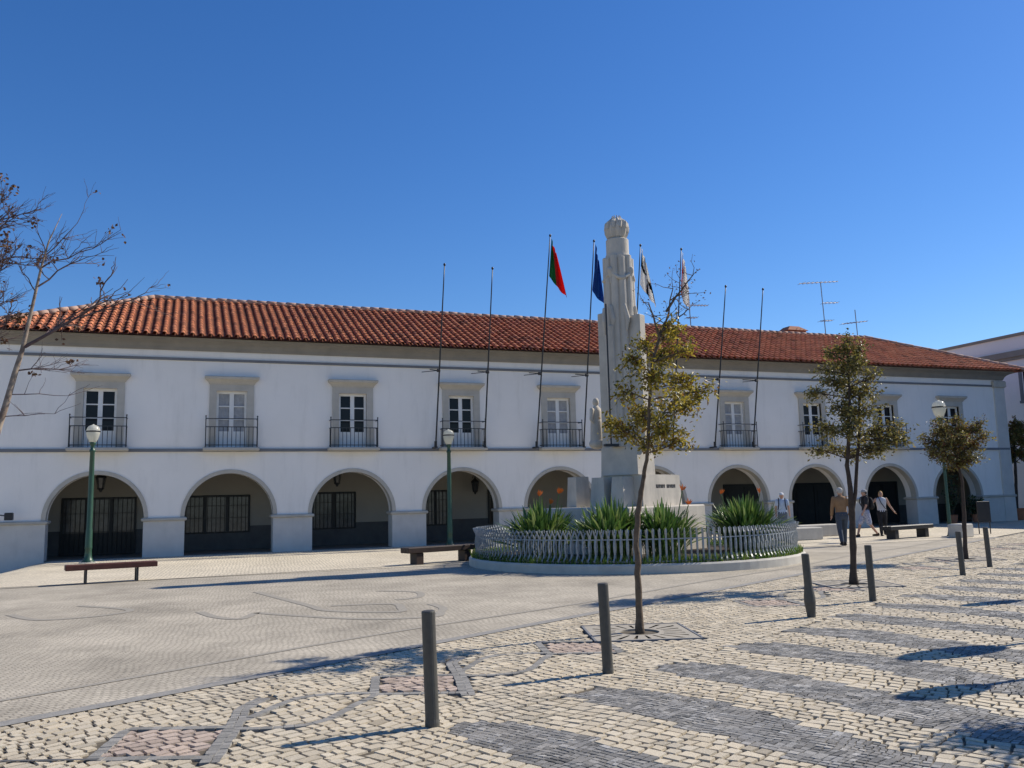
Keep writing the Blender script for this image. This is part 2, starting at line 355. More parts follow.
def stones(along_s, s0, s1, t0, t1, pitch, g, mb):
    """rows of roughly squared setts"""
    A0, A1, B0, B1 = (s0, s1, t0, t1) if along_s else (t0, t1, s0, s1)
    bpos = B0
    while bpos < B1 - 0.02:
        pw = min(pitch * g.uniform(0.86, 1.14), B1 - bpos)
        a = A0 + g.uniform(-0.1, 0)
        while a < A1:
            ln = pitch * g.choice((0.9, 1.0, 1.1, 1.25, 1.45)) * g.uniform(0.92, 1.08)
            sc, tc = (a + ln / 2, bpos + pw / 2) if along_s else (bpos + pw / 2, a + ln / 2)
            if tc > 0.206 * sc - 2.6 and tc < t1 and not (sc < -1.5 and tc < 2):
                if not cut(sc, tc) and not (5.2 < tc < 7 and near_inlay(sc, tc)):
                    clr, va = stone_colour(sc, tc, g)
                    if g.random() < 0.08:
                        dk = g.uniform(0.72, 0.9); clr = tuple(x * dk for x in clr)
                    kk = 1 + g.uniform(-va, va); tint = g.uniform(-0.012, 0.018)
                    clr = (clr[0] * kk * (1 + tint), clr[1] * kk, clr[2] * kk * (1 - tint * 1.6))
                    gap = (0.009 if clr[0] > 0.33 else 0.0045); zt = g.uniform(-0.002, 0.0015)
                    tl = (g.uniform(-1, 1) * 0.0016, g.uniform(-1, 1) * 0.0016)
                    small = clr[0] < 0.33 and clr[0] < clr[2] * 1.45
                    for (ca, ce, cb, cf) in (((0, .5, 0, .5), (.5, 1, 0, .5), (0, .5, .5, 1), (.5, 1, .5, 1)) if small else ((0, 1, 0, 1),)):
                        top, low = [], []
                        c2 = clr
                        if small:
                            k2 = g.choice((.75, .88, .95, 1.0, 1.08, 1.2, 1.4)) * g.uniform(.92, 1.08); c2 = tuple(x * k2 for x in clr)
                        for (da, db) in ((0, 0), (1, 0), (1, 1), (0, 1)):
                            aa = a + (ce if da else ca) * ln; bq = bpos + (cf if db else cb) * pw
                            s_, t_ = (aa, bq) if along_s else (bq, aa)
                            ws, wt = wob(s_, t_, 0.085), wob(s_ + 40, t_, 0.085)
                            ia = (gap + g.uniform(-.003, 0.008)) * (1 if da == 0 else -1); ib = (gap + g.uniform(-.003, 0.008)) * (1 if db == 0 else -1)
                            if small: ia *= .6; ib *= .6
                            if not along_s: ia, ib = ib, ia
                            z = zt + tl[0] * (da * 2 - 1) + tl[1] * (db * 2 - 1)
                            low.append(ST(s_ + ws + ia * .92, t_ + wt + ib * .92, z - 0.02))
                            top.append(ST(s_ + ws + ia * 1.1, t_ + wt + ib * 1.1, z))
                        fs = [(4, 5, 6, 7), (0, 1, 5, 4), (1, 2, 6, 5), (2, 3, 7, 6), (3, 0, 4, 7)]
                        if not along_s: fs = [tuple(reversed(f)) for f in fs]
                        mb.add(low + top, fs, c2)
            a += ln
        bpos += pw
g = random.Random(11); mb = MB()
stones(True, -4.5, 40, 4.72, 7.57, 0.106, g, mb)
stones(False, -4.5, 38.6, -3.0, 4.72, 0.106, g, mb)
lay_inlay(mb, g)
o = struct(mb.build('cobble_paving', M['cobble']))
# paving strips between the cobbles and the plaza setts
def strip(name, pts, w, z, m):
    b = MB(); pts = [Vector(p) for p in pts]; L, Rr = [], []
    for i, p in enumerate(pts):
        d = (pts[min(i + 1, len(pts) - 1)] - pts[max(i - 1, 0)]).normalized(); nn = Vector((-d.y, d.x, 0))
        L.append((p.x + nn.x * w / 2, p.y + nn.y * w / 2, z)); Rr.append((p.x - nn.x * w / 2, p.y - nn.y * w / 2, z))
    for i in range(len(pts) - 1): b.quad(Rr[i], Rr[i + 1], L[i + 1], L[i])
    return struct(b.build(name, m))
def wavy(t, a=0.03): return [ST(s, t + a * sin(s * 0.8 + t) + a * sin(s * 0.31)) for s in [-6 + 0.5 * i for i in range(120)]]
strip('paving_border', wavy(7.585, .01), 0.17, 0.006, M['strip'])
strip('paving_line', wavy(8.55, .07), 0.085, 0.005, M['strip_pale'])
strip('drain_channel', [ST(1.0, 7.02), ST(1.6, 6.78), ST(2.13, 6.49), ST(2.55, 5.9)][:3] + [(-0.48, 6.5, 0)], 0.035, 0.006, M['dado'])
def cat(pts, k=8):
    pts = [Vector((x, y, 0)) for x, y in pts]; out = []
    for i in range(len(pts) - 1):
        p0, p1, p2, p3 = pts[max(i - 1, 0)], pts[i], pts[i + 1], pts[min(i + 2, len(pts) - 1)]
        for j in range(k):
            t = j / k
            out.append(0.5 * ((2 * p1) + (p2 - p0) * t + (2 * p0 - 5 * p1 + 4 * p2 - p3) * t * t + (3 * p1 - p0 - 3 * p2 + p3) * t ** 3))
    return out + [pts[-1]]
for C in ([(1.34, 17.53), (1.92, 14.76), (2.16, 13.72), (3.02, 13.05), (3.21, 13.5), (3.19, 14.12), (2.27, 14.39)],
          [(3.44, 16.33), (4.02, 15.73), (3.86, 14.88), (3.4, 14.65)],
          [(3.76, 13.76), (3.78, 13.14), (3.62, 12.68), (3.34, 12.22), (2.34, 12.58), (1.08, 14.11)],
          [(0.28, 14.74), (0.48, 13.94), (0.81, 13.49), (1.08, 14.11)],
          [(-2.55, 16.05), (-1.99, 15.04), (-1.17, 15.07), (-0.78, 15.68), (-1.63, 16.84)]):
    strip('paving_scroll', cat(C), 0.14, 0.005, M['strip_pale'])

# ------------------------------------------------------------------ town hall
AC = [-2.76, 1.52, 5.86, 10.13, 14.32, 18.62, 22.90, 27.18, 31.52, 35.75]
XL, XR = -6.0, 39.42
ZS, AR = 1.33, 1.5          # arch spring, radius
hall = thing('arcaded_building', 'long white two storey arcaded building with red tiled roof behind the monument', 'building', (16.7, YF, 0))
TH = 0.62
b = MB()
def arc(c, n=28, r=AR): return [(c - r * cos(pi * i / n), ZS + r * sin(pi * i / n)) for i in range(n + 1)]
ZT = 3.62
edges = [XL] + [e for c in AC for e in (c - AR, c + AR)] + [XR]
for i in range(0, len(edges), 2):
    x0, x1 = edges[i], edges[i + 1]
    for y, fl in ((YF, 0), (YF + TH, 1)):
        q = [(x0, y, -1.0), (x1, y, -1.0), (x1, y, ZT), (x0, y, ZT)]
        b.quad(*(q if not fl else q[::-1]))
    for x, fl in ((x0, 1), (x1, 0)):
        q = [(x, YF, -1.0), (x, YF + TH, -1.0), (x, YF + TH, ZS), (x, YF, ZS)]
        if i == 0 and fl or (i == len(edges) - 2 and not fl): q = [(p[0], p[1], p[2] if p[2] < 0 else ZT) for p in q]
        b.quad(*(q if not fl else q[::-1]))
for c in AC:
    A = arc(c)
    for (xa, za), (xb, zb) in zip(A, A[1:]):
        b.quad((xa, YF, za), (xb, YF, zb), (xb, YF, ZT), (xa, YF, ZT))
        b.quad((xb, YF + TH, zb), (xa, YF + TH, za), (xa, YF + TH, ZT), (xb, YF + TH, ZT))
        b.quad((xa, YF, za), (xa, YF + TH, za), (xb, YF + TH, zb), (xb, YF, zb))
# upper wall with window openings
WH, WZ0, WZ1 = 0.52, 3.72, 5.76
ZTOP = 7.4
xs = [XL] + [e for c in AC for e in (c - WH, c + WH)] + [XR]
for i in range(len(xs) - 1):
    x0, x1 = xs[i], xs[i + 1]
    if i % 2 == 0: b.quad((x0, YF, ZT), (x1, YF, ZT), (x1, YF, ZTOP), (x0, YF, ZTOP))
    else:
        b.quad((x0, YF, ZT), (x1, YF, ZT), (x1, YF, WZ0), (x0, YF, WZ0)); b.quad((x0, YF, WZ1), (x1, YF, WZ1), (x1, YF, ZTOP), (x0, YF, ZTOP))
        D = YF + 0.24
        b.quad((x0, YF, WZ0), (x0, D, WZ0), (x0, D, WZ1), (x0, YF, WZ1)); b.quad((x1, D, WZ0), (x1, YF, WZ0), (x1, YF, WZ1), (x1, D, WZ1))
        b.quad((x0, YF, WZ1), (x0, D, WZ1), (x1, D, WZ1), (x1, YF, WZ1)); b.quad((x0, D, WZ0), (x0, YF, WZ0), (x1, YF, WZ0), (x1, D, WZ0))
YB = YF + 9.4
b.quad((XR, YF, ZT), (XR, YB, ZT), (XR, YB, ZTOP), (XR, YF, ZTOP)); b.quad((XL, YB, -1), (XL, YF, -1), (XL, YF, ZTOP), (XL, YB, ZTOP))
b.quad((XR, YF + TH, -1), (XR, YB, -1), (XR, YB, ZT), (XR, YF + TH, ZT)); b.quad((XR, YB, -1), (XL, YB, -1), (XL, YB, ZTOP), (XR, YB, ZTOP))
b.build('wall', M['stucco'], hall)
# arcade interior
YI = YF + 3.2
b = MB()
b.quad((XL + .05, YI, 0.9), (XR - .05, YI, 0.9), (XR - .05, YI, 3.4), (XL + .05, YI, 3.4))
b.quad((XL + .05, YF + TH, 3.4), (XL + .05, YI, 3.4), (XR - .05, YI, 3.4), (XR - .05, YF + TH, 3.4))
b.quad((XL + .05, YI, 0.0), (XL + .05, YF + TH, 0.0), (XL + .05, YF + TH, 3.4), (XL + .05, YI, 3.4))
b.quad((XR - .05, YF + TH, 0.0), (XR - .05, YI, 0.0), (XR - .05, YI, 3.4), (XR - .05, YF + TH, 3.4))
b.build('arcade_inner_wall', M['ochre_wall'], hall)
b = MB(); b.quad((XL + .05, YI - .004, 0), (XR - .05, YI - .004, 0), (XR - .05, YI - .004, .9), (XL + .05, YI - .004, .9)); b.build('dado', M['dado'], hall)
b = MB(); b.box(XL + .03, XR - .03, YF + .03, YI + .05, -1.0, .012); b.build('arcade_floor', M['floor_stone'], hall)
# arch surrounds, piers, caps
def arch_surround(c):
    b = MB(); n = 28; A = arc(c, n, AR - .008); B = arc(c, n, AR + .125); y0, y1 = YF - .03, YF + .3
    for i in range(n):
        (xa, za), (xb, zb), (xc, zc), (xd, zd) = A[i], A[i + 1], B[i + 1], B[i]
        b.quad((xa, y0, za), (xb, y0, zb), (xc, y0, zc), (xd, y0, zd))
        b.quad((xd, y0, zd), (xc, y0, zc), (xc, y1, zc), (xd, y1, zd))
        b.quad((xa, y0, za), (xa, y1, za), (xb, y1, zb), (xb, y0, zb))
    return b.build('arch_surround', M['lime'], hall)
for c in AC: arch_surround(c)
for i in range(0, len(edges), 2):
    x0, x1 = edges[i], edges[i + 1]
    if i == 0: x0 -= .06
    if i == len(edges) - 2: x1 += .06
    b = MB(); b.box(x0 - .02, x1 + .02, YF - .05, YF + TH + .03, -1.0, ZS - .12)
    p = b.build('pier', M['limelight'], hall)
    b = MB(); b.bbox(x0 - .09, x1 + .09, YF - .12, YF + TH + .1, ZS - .12, ZS - .005, .03); b.build('pier_cap', M['lime'], p)
b = MB(); b.box(XL - .02, XR + .03, YF - .07, YF + .1, 3.585, 3.69); b.build('string_course', M['moulding'], hall)
b = MB(); b.box(XL - .02, XR - .70, YF - .05, YF + .1, 6.82, 6.91); b.build('moulding', M['moulding'], hall)
b = MB()                              # flared eaves cornice
prof = [(-.04, 7.17), (-.07, 7.22), (-.09, 7.29), (-.16, 7.39), (-.3, 7.47), (-.42, 7.50), (-.44, 7.575), (-.2, 7.60), (.1, 7.6)]
X0c, X1c = XL, XR
rings = []
for d, z in prof:
    rings.append([Vector((X0c + d, YB - d, z)), Vector((X0c + d, YF + d, z)), Vector((X1c - d, YF + d, z)), Vector((X1c - d, YB - d, z))])
for i in range(len(rings) - 1):
    for j in range(4):
        k = (j + 1) % 4
        b.quad(rings[i][j], rings[i][k], rings[i + 1][k], rings[i + 1][j])
b.build('cornice', M['cornice'], hall)
b = MB()                              # battered corner pilaster
b.loft([[Vector((38.70, YF - .08, 0.0)), Vector((XR + .06, YF - .08, 0.0)), Vector((XR + .06, YF + .5, 0.0)), Vector((38.70, YF + .5, 0.0))],
        [Vector((38.76, YF - .06, 7.06)), Vector((XR + .05, YF - .06, 7.06)), Vector((XR + .05, YF + .5, 7.06)), Vector((38.76, YF + .5, 7.06))]])
q = b.build('corner_pilaster', M['limelight'], hall)
b = MB(); b.bbox(38.66, XR + .12, YF - .16, YF + .5, 6.78, 7.12, .04); b.build('pilaster_cap', M['lime'], q)
# windows and balconies (built once, copied along the front)
def make_window(curt):
    w = MB()
    w.box(-.76, -.52, -.055, .10, 3.70, 5.76); w.box(.52, .76, -.055, .10, 3.70, 5.76); w.box(-.76, .76, -.058, .10, 5.762, 6.02)
    S = w.build('window', M['lime'], hall, local=True)
    w = MB()
    rings = []
    for d, z in ((.06, 6.0), (.08, 6.05), (.14, 6.12), (.2, 6.17), (.22, 6.25), (.20, 6.27)):
        rings.append([Vector((-.72 - d, .08, z)), Vector((-.72 - d, -.02 - d, z)), Vector((.72 + d, -.02 - d, z)), Vector((.72 + d, .08, z))])
    w.loft(rings); w.build('window_cornice', M['lime'], S, local=True)
    w = MB(); y0, y1 = .11, .17
    for x0, x1, z0, z1 in ((-.515, -.44, 3.725, 5.755), (.44, .515, 3.725, 5.755), (-.44, .44, 5.67, 5.755), (-.075, .075, 3.725, 5.67), (-.44, -.075, 3.725, 4.32), (.075, .44, 3.725, 4.32),
                           (-.44, -.075, 4.74, 4.78), (.075, .44, 4.74, 4.78), (-.44, -.075, 5.2, 5.24), (.075, .44, 5.2, 5.24)):
        w.box(x0, x1, y0, y1, z0, z1)
    w.build('frame', M['white_frame'], S, local=True)
    for sx in (-1, 1):
        w = MB(); xa, xb = sorted((sx * .075, sx * .44))
        if curt:
            n = 22
            pts = [(xa + (xb - xa) * i / n, .158 + .006 * sin(i * 2.1), 0) for i in range(n + 1)]
            for p, q_ in zip(pts, pts[1:]): w.quad((p[0], p[1], 4.32), (q_[0], q_[1], 4.32), (q_[0], q_[1], 5.67), (p[0], p[1], 5.67))
            w.build('curtain', M['curtain'], S, local=True)
        else:
            w.quad((xa, .15, 4.32), (xb, .15, 4.32), (xb, .15, 5.67), (xa, .15, 5.67)); w.build('pane', M['glass'], S, local=True)
    return S
def make_balcony():
    w = MB(); w.bbox(-.95, .95, -.42, .0, 3.60, 3.725, .025); S = w.build('balcony', M['lime'], hall, local=True)
    w = MB(); y = -.37
    for z in (4.73, 4.44, 3.80):
        w.box(-.87, .87, y - .012, y + .012, z - .014, z + .014)
        for x in (-.87, .87): w.box(x - .012, x + .012, y, -.02, z - .014, z + .014)
    for i in range(13):
        x = -.87 + 1.74 * i / 12; e = i in (0, 12)
        w.tube([(x, y, 3.72), (x, y, 4.44 if not e else 4.80)], .011 if not e else .018, 6)
    for x in (-.87, .87):
        w.ell((x, y, 4.82), .028, .028, .028, 8, 5)
        for yy in (-.25, -.13): w.tube([(x, yy, 3.72), (x, yy, 4.44)], .011, 6)
    w.build('railing', M['iron'], S, local=True)
    return S
wd, wc, bal = make_window(False), make_window(True), make_balcony()
def copy_part(o, x):
    c = o.copy(); col.objects.link(c); c.parent = hall; c.location = (x - 16.7, 0, 0)
    for g_ in o.children:
        d = g_.copy(); col.objects.link(d); d.parent = c
    return c
used = set()
for i, c in enumerate(AC):
    src = wc if i in (1, 4, 6) else wd
    if src.name not in used: src.location = (c - 16.7, 0, 0); used.add(src.name)
    else: copy_part(src, c)
    if i == 0: bal.location = (c - 16.7, 0, 0)
    else: copy_part(bal, c)
# ground floor openings at the back of the arcade
def grille(name, x0, x1, z0, z1, door=False, white=True):
    w = MB(); y = YI - .03
    w.box(x0, x1, y, y + .028, z0, z1); o = w.build(name, M['dark_wood'], hall)
    w = MB()
    nb = max(2, round((x1 - x0) / .8)); zz0 = z0 + (.8 if door else .06)
    for k in range(nb):
        a, c_ = x0 + (x1 - x0) * k / nb + .07, x0 + (x1 - x0) * (k + 1) / nb - .07
        w.quad((a, y - .006, zz0), (c_, y - .006, zz0), (c_, y - .006, z1 - .08), (a, y - .006, z1 - .08))
    w.build('pane', M['glass'] if not white else M['dim'], o)
    w = MB(); n = round((x1 - x0) / .16)
    for k in range(n + 1): w.tube([(x0 + (x1 - x0) * k / n, y - .05, z0 + .02), (x0 + (x1 - x0) * k / n, y - .05, z1 - .02)], .011, 5)
    for z in (z0 + .04, z0 + (z1 - z0) * .4, z0 + (z1 - z0) * .72, z1 - .04): w.box(x0, x1, y - .062, y - .04, z - .014, z + .014)
    w.build('bars', M['iron'], o)
M['dim'] = pm('dusty_pane_with_blinds', (0.10, 0.11, 0.12), (0.035, 0.038, 0.042), 2.2, 0.15, spec=0.6)
grille('door', -4.16, -1.66, .015, 2.1, True)
grille('grilled_window', -.07, 2.42, .65, 2.1)
grille('grilled_window', 4.8, 6.55, .66, 2.14)
grille('grilled_window', 9.28, 10.56, .66, 2.14)
grille('door', 12.27, 13.3, .66, 2.14, False, False)
grille('door', 16.3, 17.3, .015, 2.14, True, False)
grille('door', 20.0, 21.4, .015, 2.14, True, False)
for x0, x1 in ((24.27, 26.7), (28.3, 31.0), (32.9, 35.0)):
    w = MB(); y = YI - .03
    w.box(x0, x0 + .12, y - .05, y + .02, .015, 2.14); w.box(x1 - .12, x1, y - .05, y + .02, .015, 2.14); w.box(x0 + .12, x1 - .12, y - .05, y + .02, 2.02, 2.14)
    xm = (x0 + x1) / 2
    w.box(xm - .05, xm + .05, y - .05, y + .02, .015, 2.02)
    o = w.build('entrance', M['dark_wood'], hall)
    for a, c_ in ((x0 + .12, xm - .05), (xm + .05, x1 - .12)):
        w = MB(); w.box(a, c_, y - .02, y + .01, .02, 2.02); w.box(a + .1, c_ - .1, y - .035, y - .02, .12, .75); w.box(a + .1, c_ - .1, y - .035, y - .02, .9, 1.85); w.build('door_leaf', M['dark_wood'], o)
# roof
EX0, EX1, EY, EZ = -6.62, 40.42, 31.62, 7.61
RY, RZ = 36.93, 10.06
RX0, RX1 = EX0 + 5.3, EX1 - 5.3
slope = Vector((0, RY - EY, RZ - EZ)); SL = slope.length
b = MB(); PIT = 0.30; NR = int((EX1 - EX0) / PIT); NT = 15; TL = SL / NT
gt = random.Random(5)
TILES = [(0.52, 0.175, 0.075), (0.47, 0.15, 0.065), (0.55, 0.20, 0.09), (0.42, 0.14, 0.07), (0.50, 0.185, 0.09)]
up = Vector((0, -(RZ - EZ), RY - EY)).normalized(); sd = slope.normalized()
for k in range(NR):
    x = EX0 + PIT * (k + .5)
    lim = min(1.0, (x - EX0) / (RX0 - EX0) if x < RX0 else (1.0 if x < RX1 else (EX1 - x) / (EX1 - RX1)))
    if lim < 0.03: continue
    for j in range(NT):
        v0, v1 = j / NT, (j + 1) / NT
        if v0 > lim: break
        v1 = min(v1, lim + .01)
        clr = vary(gt.choice(TILES), .10, gt)
        if gt.random() < .06: clr = tuple(c_ * .5 for c_ in clr)
        jx = gt.uniform(-.012, .012)
        P0 = Vector((x + jx, EY, EZ)) + slope * v0; P1 = Vector((x + jx, EY, EZ)) + slope * (v1 + .25 / NT if v1 < lim else v1)
        ra, rb, lift = .088, .073, .026
        n = 6; r0, r1 = [], []
        for i in range(n + 1):
            a = pi * i / n
            r0.append(P0 + Vector((-cos(a) * ra, 0, 0)) + up * (sin(a) * ra + lift)); r1.append(P1 + Vector((-cos(a) * rb, 0, 0)) + up * (sin(a) * rb + .004))
        for i in range(n): b.quad(r0[i], r0[i + 1], r1[i + 1], r1[i], clr)
        # pan tile beside it
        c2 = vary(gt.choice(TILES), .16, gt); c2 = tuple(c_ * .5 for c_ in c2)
        pa, pb = x + PIT / 2, PIT / 2 - .06
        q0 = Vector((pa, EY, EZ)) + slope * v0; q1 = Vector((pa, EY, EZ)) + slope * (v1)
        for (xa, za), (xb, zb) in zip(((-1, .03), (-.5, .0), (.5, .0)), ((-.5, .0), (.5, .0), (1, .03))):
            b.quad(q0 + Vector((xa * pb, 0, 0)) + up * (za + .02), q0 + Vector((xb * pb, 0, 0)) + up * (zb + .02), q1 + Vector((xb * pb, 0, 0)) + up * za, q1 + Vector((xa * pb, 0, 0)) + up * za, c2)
BYR = 2 * RY - EY
T0 = (0.36, 0.13, 0.07)
zl = -.035
b.quad((EX0, EY, EZ + zl), (EX1, EY, EZ + zl), (RX1, RY, RZ + zl), (RX0, RY, RZ + zl), (0.25, .1, .06))
b.quad((EX1, BYR, EZ), (EX0, BYR, EZ), (RX0, RY, RZ - .01), (RX1, RY, RZ - .01), T0)
b.add([(EX1, EY, EZ - .01), (EX1, BYR, EZ - .01), (RX1, RY, RZ - .01)], [(0, 1, 2)], T0); b.add([(EX0, BYR, EZ - .01), (EX0, EY, EZ - .01), (RX0, RY, RZ - .01)], [(0, 1, 2)], T0)
# courses of tiles on the two hip ends
for xe, xr, sg in ((EX0, RX0, 1), (EX1, RX1, -1)):
    nrr = int((BYR - EY) / PIT); sv = Vector((xr - xe, 0, RZ - EZ)); u2 = Vector((-(RZ - EZ) * sg, 0, abs(xr - xe))).normalized()
    for k in range(nrr):
        y = EY + PIT * (k + .5); lim = 1 - abs(y - RY) / (RY - EY)
        for j in range(NT):
            v0, v1 = j / NT, (j + 1) / NT
            if v0 > lim: break
            v1 = min(v1, lim); clr = vary(gt.choice(TILES), .16, gt)
            P0 = Vector((xe, y, EZ)) + sv * v0; P1 = Vector((xe, y, EZ)) + sv * v1; r0, r1 = [], []
            for i in range(6):
                a = pi * i / 5
                r0.append(P0 + Vector((0, -cos(a) * .105 * sg * -1, 0)) + u2 * (sin(a) * .105 + .03)); r1.append(P1 + Vector((0, cos(a) * .088 * sg, 0)) + u2 * (sin(a) * .088))
            for i in range(5): b.quad(r0[i], r0[i + 1], r1[i + 1], r1[i], clr)
roof = b.build('roof', M['tile'], hall)
b = MB()
def ridge(p0, p1):
    p0, p1 = Vector(p0), Vector(p1); n = int((p1 - p0).length / .4)
    for i in range(n):
        a, c_ = p0.lerp(p1, i / n), p0.lerp(p1, (i + 1.12) / n); dz = Vector((0, 0, gt.uniform(0, .025)))
        b.tube([a + dz, c_ + dz], [.115, .095], 8)
ridge((RX0, RY, RZ + .06), (RX1, RY, RZ + .04)); ridge((EX0, EY, EZ + .08), (RX0, RY, RZ + .06)); ridge((EX1, EY, EZ + .08), (RX1, RY, RZ + .06))
ridge((EX0, BYR, EZ + .08), (RX0, RY, RZ + .06)); ridge((EX1, BYR, EZ + .08), (RX1, RY, RZ + .06))
b.build('ridge_tiles', M['mortar'], roof, smooth=True)
b = MB(); b.bbox(31.0, 32.2, 38.2, 39.0, 9.2, 10.6, .03); b.loft([[Vector((30.9, 38.1, 10.6)), Vector((32.3, 38.1, 10.6)), Vector((32.3, 39.1, 10.6)), Vector((30.9, 39.1, 10.6))], [Vector((31.2, 38.3, 10.85)), Vector((31.8, 38.3, 10.85)), Vector((31.8, 38.9, 10.85)), Vector((31.2, 38.9, 10.85))]])
b.build('chimney', M['terracotta'], roof)

# ------------------------------------------------------------------ neighbouring building on the right
nb = thing('side_building', 'white building with flat grey cornice at the right edge beyond the arcade', 'building', (48, 30, 0))
b = MB(); XN = 44.0
b.box(XN, 54, 12, 40.3, -.2, 9.0); b.box(XN + .03, 53.9, 12.05, 40.25, 9.0, 10.2); b.build('wall', M['stucco_far'], nb)
b = MB(); b.box(XN - .22, 54.2, 11.9, 40.5, 9.02, 9.36); b.box(XN - .12, 54.1, 11.95, 40.42, 8.86, 9.02); b.build('cornice', M['cornice'], nb)
b = MB(); b.box(XN - .08, 54.1, 11.9, 40.4, 10.2, 10.36); b.build('parapet_cap', M['cornice'], nb)
b = MB(); b.box(XN - .05, XN + .02, 12.0, 40.32, 8.28, 8.36); b.build('moulding', M['moulding'], nb)
for yc in (34.0, 29.5, 25.0):
    b = MB(); b.box(XN - .05, XN + .1, yc - .85, yc - .65, 6.5, 8.1); b.box(XN - .05, XN + .1, yc + .65, yc + .85, 6.5, 8.1); b.box(XN - .05, XN + .1, yc - .85, yc + .85, 8.1, 8.25); b.box(XN - .08, XN + .1, yc - .9, yc + .9, 6.36, 6.5)
    w = b.build('window', M['moulding'], nb)
    b = MB(); b.box(XN - .02, XN - .004, yc - .65, yc + .65, 6.5, 8.1); b.build('pane', M['glass'], w)
    b = MB()
    for dy in (-.62, -.02, .58): b.box(XN - .035, XN - .021, yc + dy, yc + dy + .05, 6.5, 8.1)
    b.box(XN - .035, XN - .021, yc - .6, yc + .6, 7.3, 7.35); b.build('frame', M['white_frame'], w)

# ------------------------------------------------------------------ flagpoles and flags
def pole_xy(px): return px
FP = [(8.88, 10.6, 0, 'first bare flagpole, left of the fourth balcony'), (10.96, 10.6, 0, 'bare flagpole on the right side of the fourth balcony'),
      (13.05, 12.05, 1, 'flagpole flying the green and red flag'), (15.25, 12.0, 2, 'flagpole flying the plain blue flag'),
      (17.42, 12.0, 3, 'flagpole flying the white and black flag beside the monument'), (19.45, 12.0, 4, 'flagpole flying the white flag with red marks'),
      (21.38, 10.6, 0, 'bare flagpole on the left side of the seventh balcony'), (23.47, 10.6, 0, 'last bare flagpole, right of the seventh balcony')]
for i, (x, zt, fl, lab) in enumerate(FP):
    t = thing('flagpole', 'black ' + lab, 'flagpole', (x, YF - .3, 3.7), group='flagpoles along the facade')
    lean = 1.25 * (zt - 3.7) / 7.0; DX = [.09, .05, .22, .08, .05, -.02, .17, .12][i]; x += [.1, 0, .12, 0, 0, 0, .18, .08][i]
    b = MB(); P = [(x + DX * k, YF - .33 - lean * k, 3.7 + (zt - 3.7) * k) for k in [j / 8 for j in range(9)]]
    b.tube(P, [.031] * 5 + [.028, .026, .023, .02], 8); b.ell(P[-1], .05, .05, .06, 8, 6); b.build('pole', M['iron'], t, smooth=True)
    kb = (6.62 - 3.7) / (zt - 3.7); yb = YF - .33 - lean * kb
    b = MB(); b.tube([(x, yb, 6.62), (x - .1, YF, 6.78)], .018, 6); b.tube([(x, yb, 6.62), (x - .62, yb + .15, 6.56)], .014, 6); b.tube([(x - .06, yb, 6.62), (x + .06, yb, 6.62)], .06, 8); b.build('wall_bracket', M['iron'], t)
    b = MB(); b.box(x - .06, x + .06, YF - .42, YF, 3.69, 3.74); b.tube([(x, YF - .33, 3.7), (x, YF - .345, 3.95)], .055, 8); b.build('foot_socket', M['iron'], t)
    if fl:
        f = MB(); H, W = 1.5, 2.0; top = Vector(P[-1]) - Vector((0, 0, .12)); dn = (Vector(P[0]) - Vector(P[-1])).normalized()
        nu, nv = 26, 16; Gd = []
        spread = {1: .72, 2: .62, 3: .72, 4: .78}[fl]; side = {1: 1, 2: .55, 3: 1, 4: .55}[fl]; wl = {1: 1.0, 2: 1.1, 3: 1.1, 4: 1.15}[fl]
        gf = random.Random(fl)
        ph = gf.uniform(0, 6)
        for iu in range(nu + 1):
            u = iu / nu; row = []
            for iv in range(nv + 1):
                v = iv / nv
                base = top + dn * (H * v * (1 - .1 * u))
                k = u ** .85
                off = Vector((spread * k * side * (.25 + .75 * v) + .05 * sin(u * 9 + ph) * k, -.07 * sin(u * 13 + v * 1.4 + ph) * (.25 + k), -wl * k * (.62 + .38 * v)))
                if fl == 2: off.x += -.22 * sin(pi * min(1, u * 1.2)) * (v) + .02
                if fl == 4: off.x += -.18 * sin(pi * u) * v
                row.append(base + Vector((.05, 0, 0)) + off)
            Gd.append(row)
        for iu in range(nu):
            for iv in range(nv):
                u, v = (iu + .5) / nu, (iv + .5) / nv
                if fl == 1: c_ = (0.015, 0.17, 0.055) if u < .4 else (0.75, 0.025, 0.03)
                elif fl == 2: c_ = (0.018, 0.10, 0.36)
                elif fl == 3:
                    a = (math.atan2(v - .5, (u - .5) * 1.5) / (pi / 4)) % 2
                    c_ = (0.85, 0.85, 0.83) if a > .62 else (0.02, 0.02, 0.022)
                else:
                    c_ = (0.88, 0.87, 0.85)
                    if (abs(u - .3) < .05 or abs(v - .30) < .05) and u < .42: c_ = (0.66, 0.05, 0.06)
                    elif (u - .72) ** 2 + (v - .5) ** 2 < .008: c_ = (0.45, 0.33, 0.3)
                f.quad(Gd[iu][iv], Gd[iu + 1][iv], Gd[iu + 1][iv + 1], Gd[iu][iv + 1], c_)
        o = f.build('flag', M['cloth'], smooth=True, loc=tuple(top))
        tag(o, {1: 'limp green and red flag hanging from its pole', 2: 'limp plain blue flag hanging left of the monument', 3: 'limp white flag with black wedges beside the monument top', 4: 'limp white flag with red marks, rightmost of the flags'}[fl], 'flag', 'flags flying from the facade poles')
        sm = o.modifiers.new('thick', 'SOLIDIFY'); sm.thickness = .004

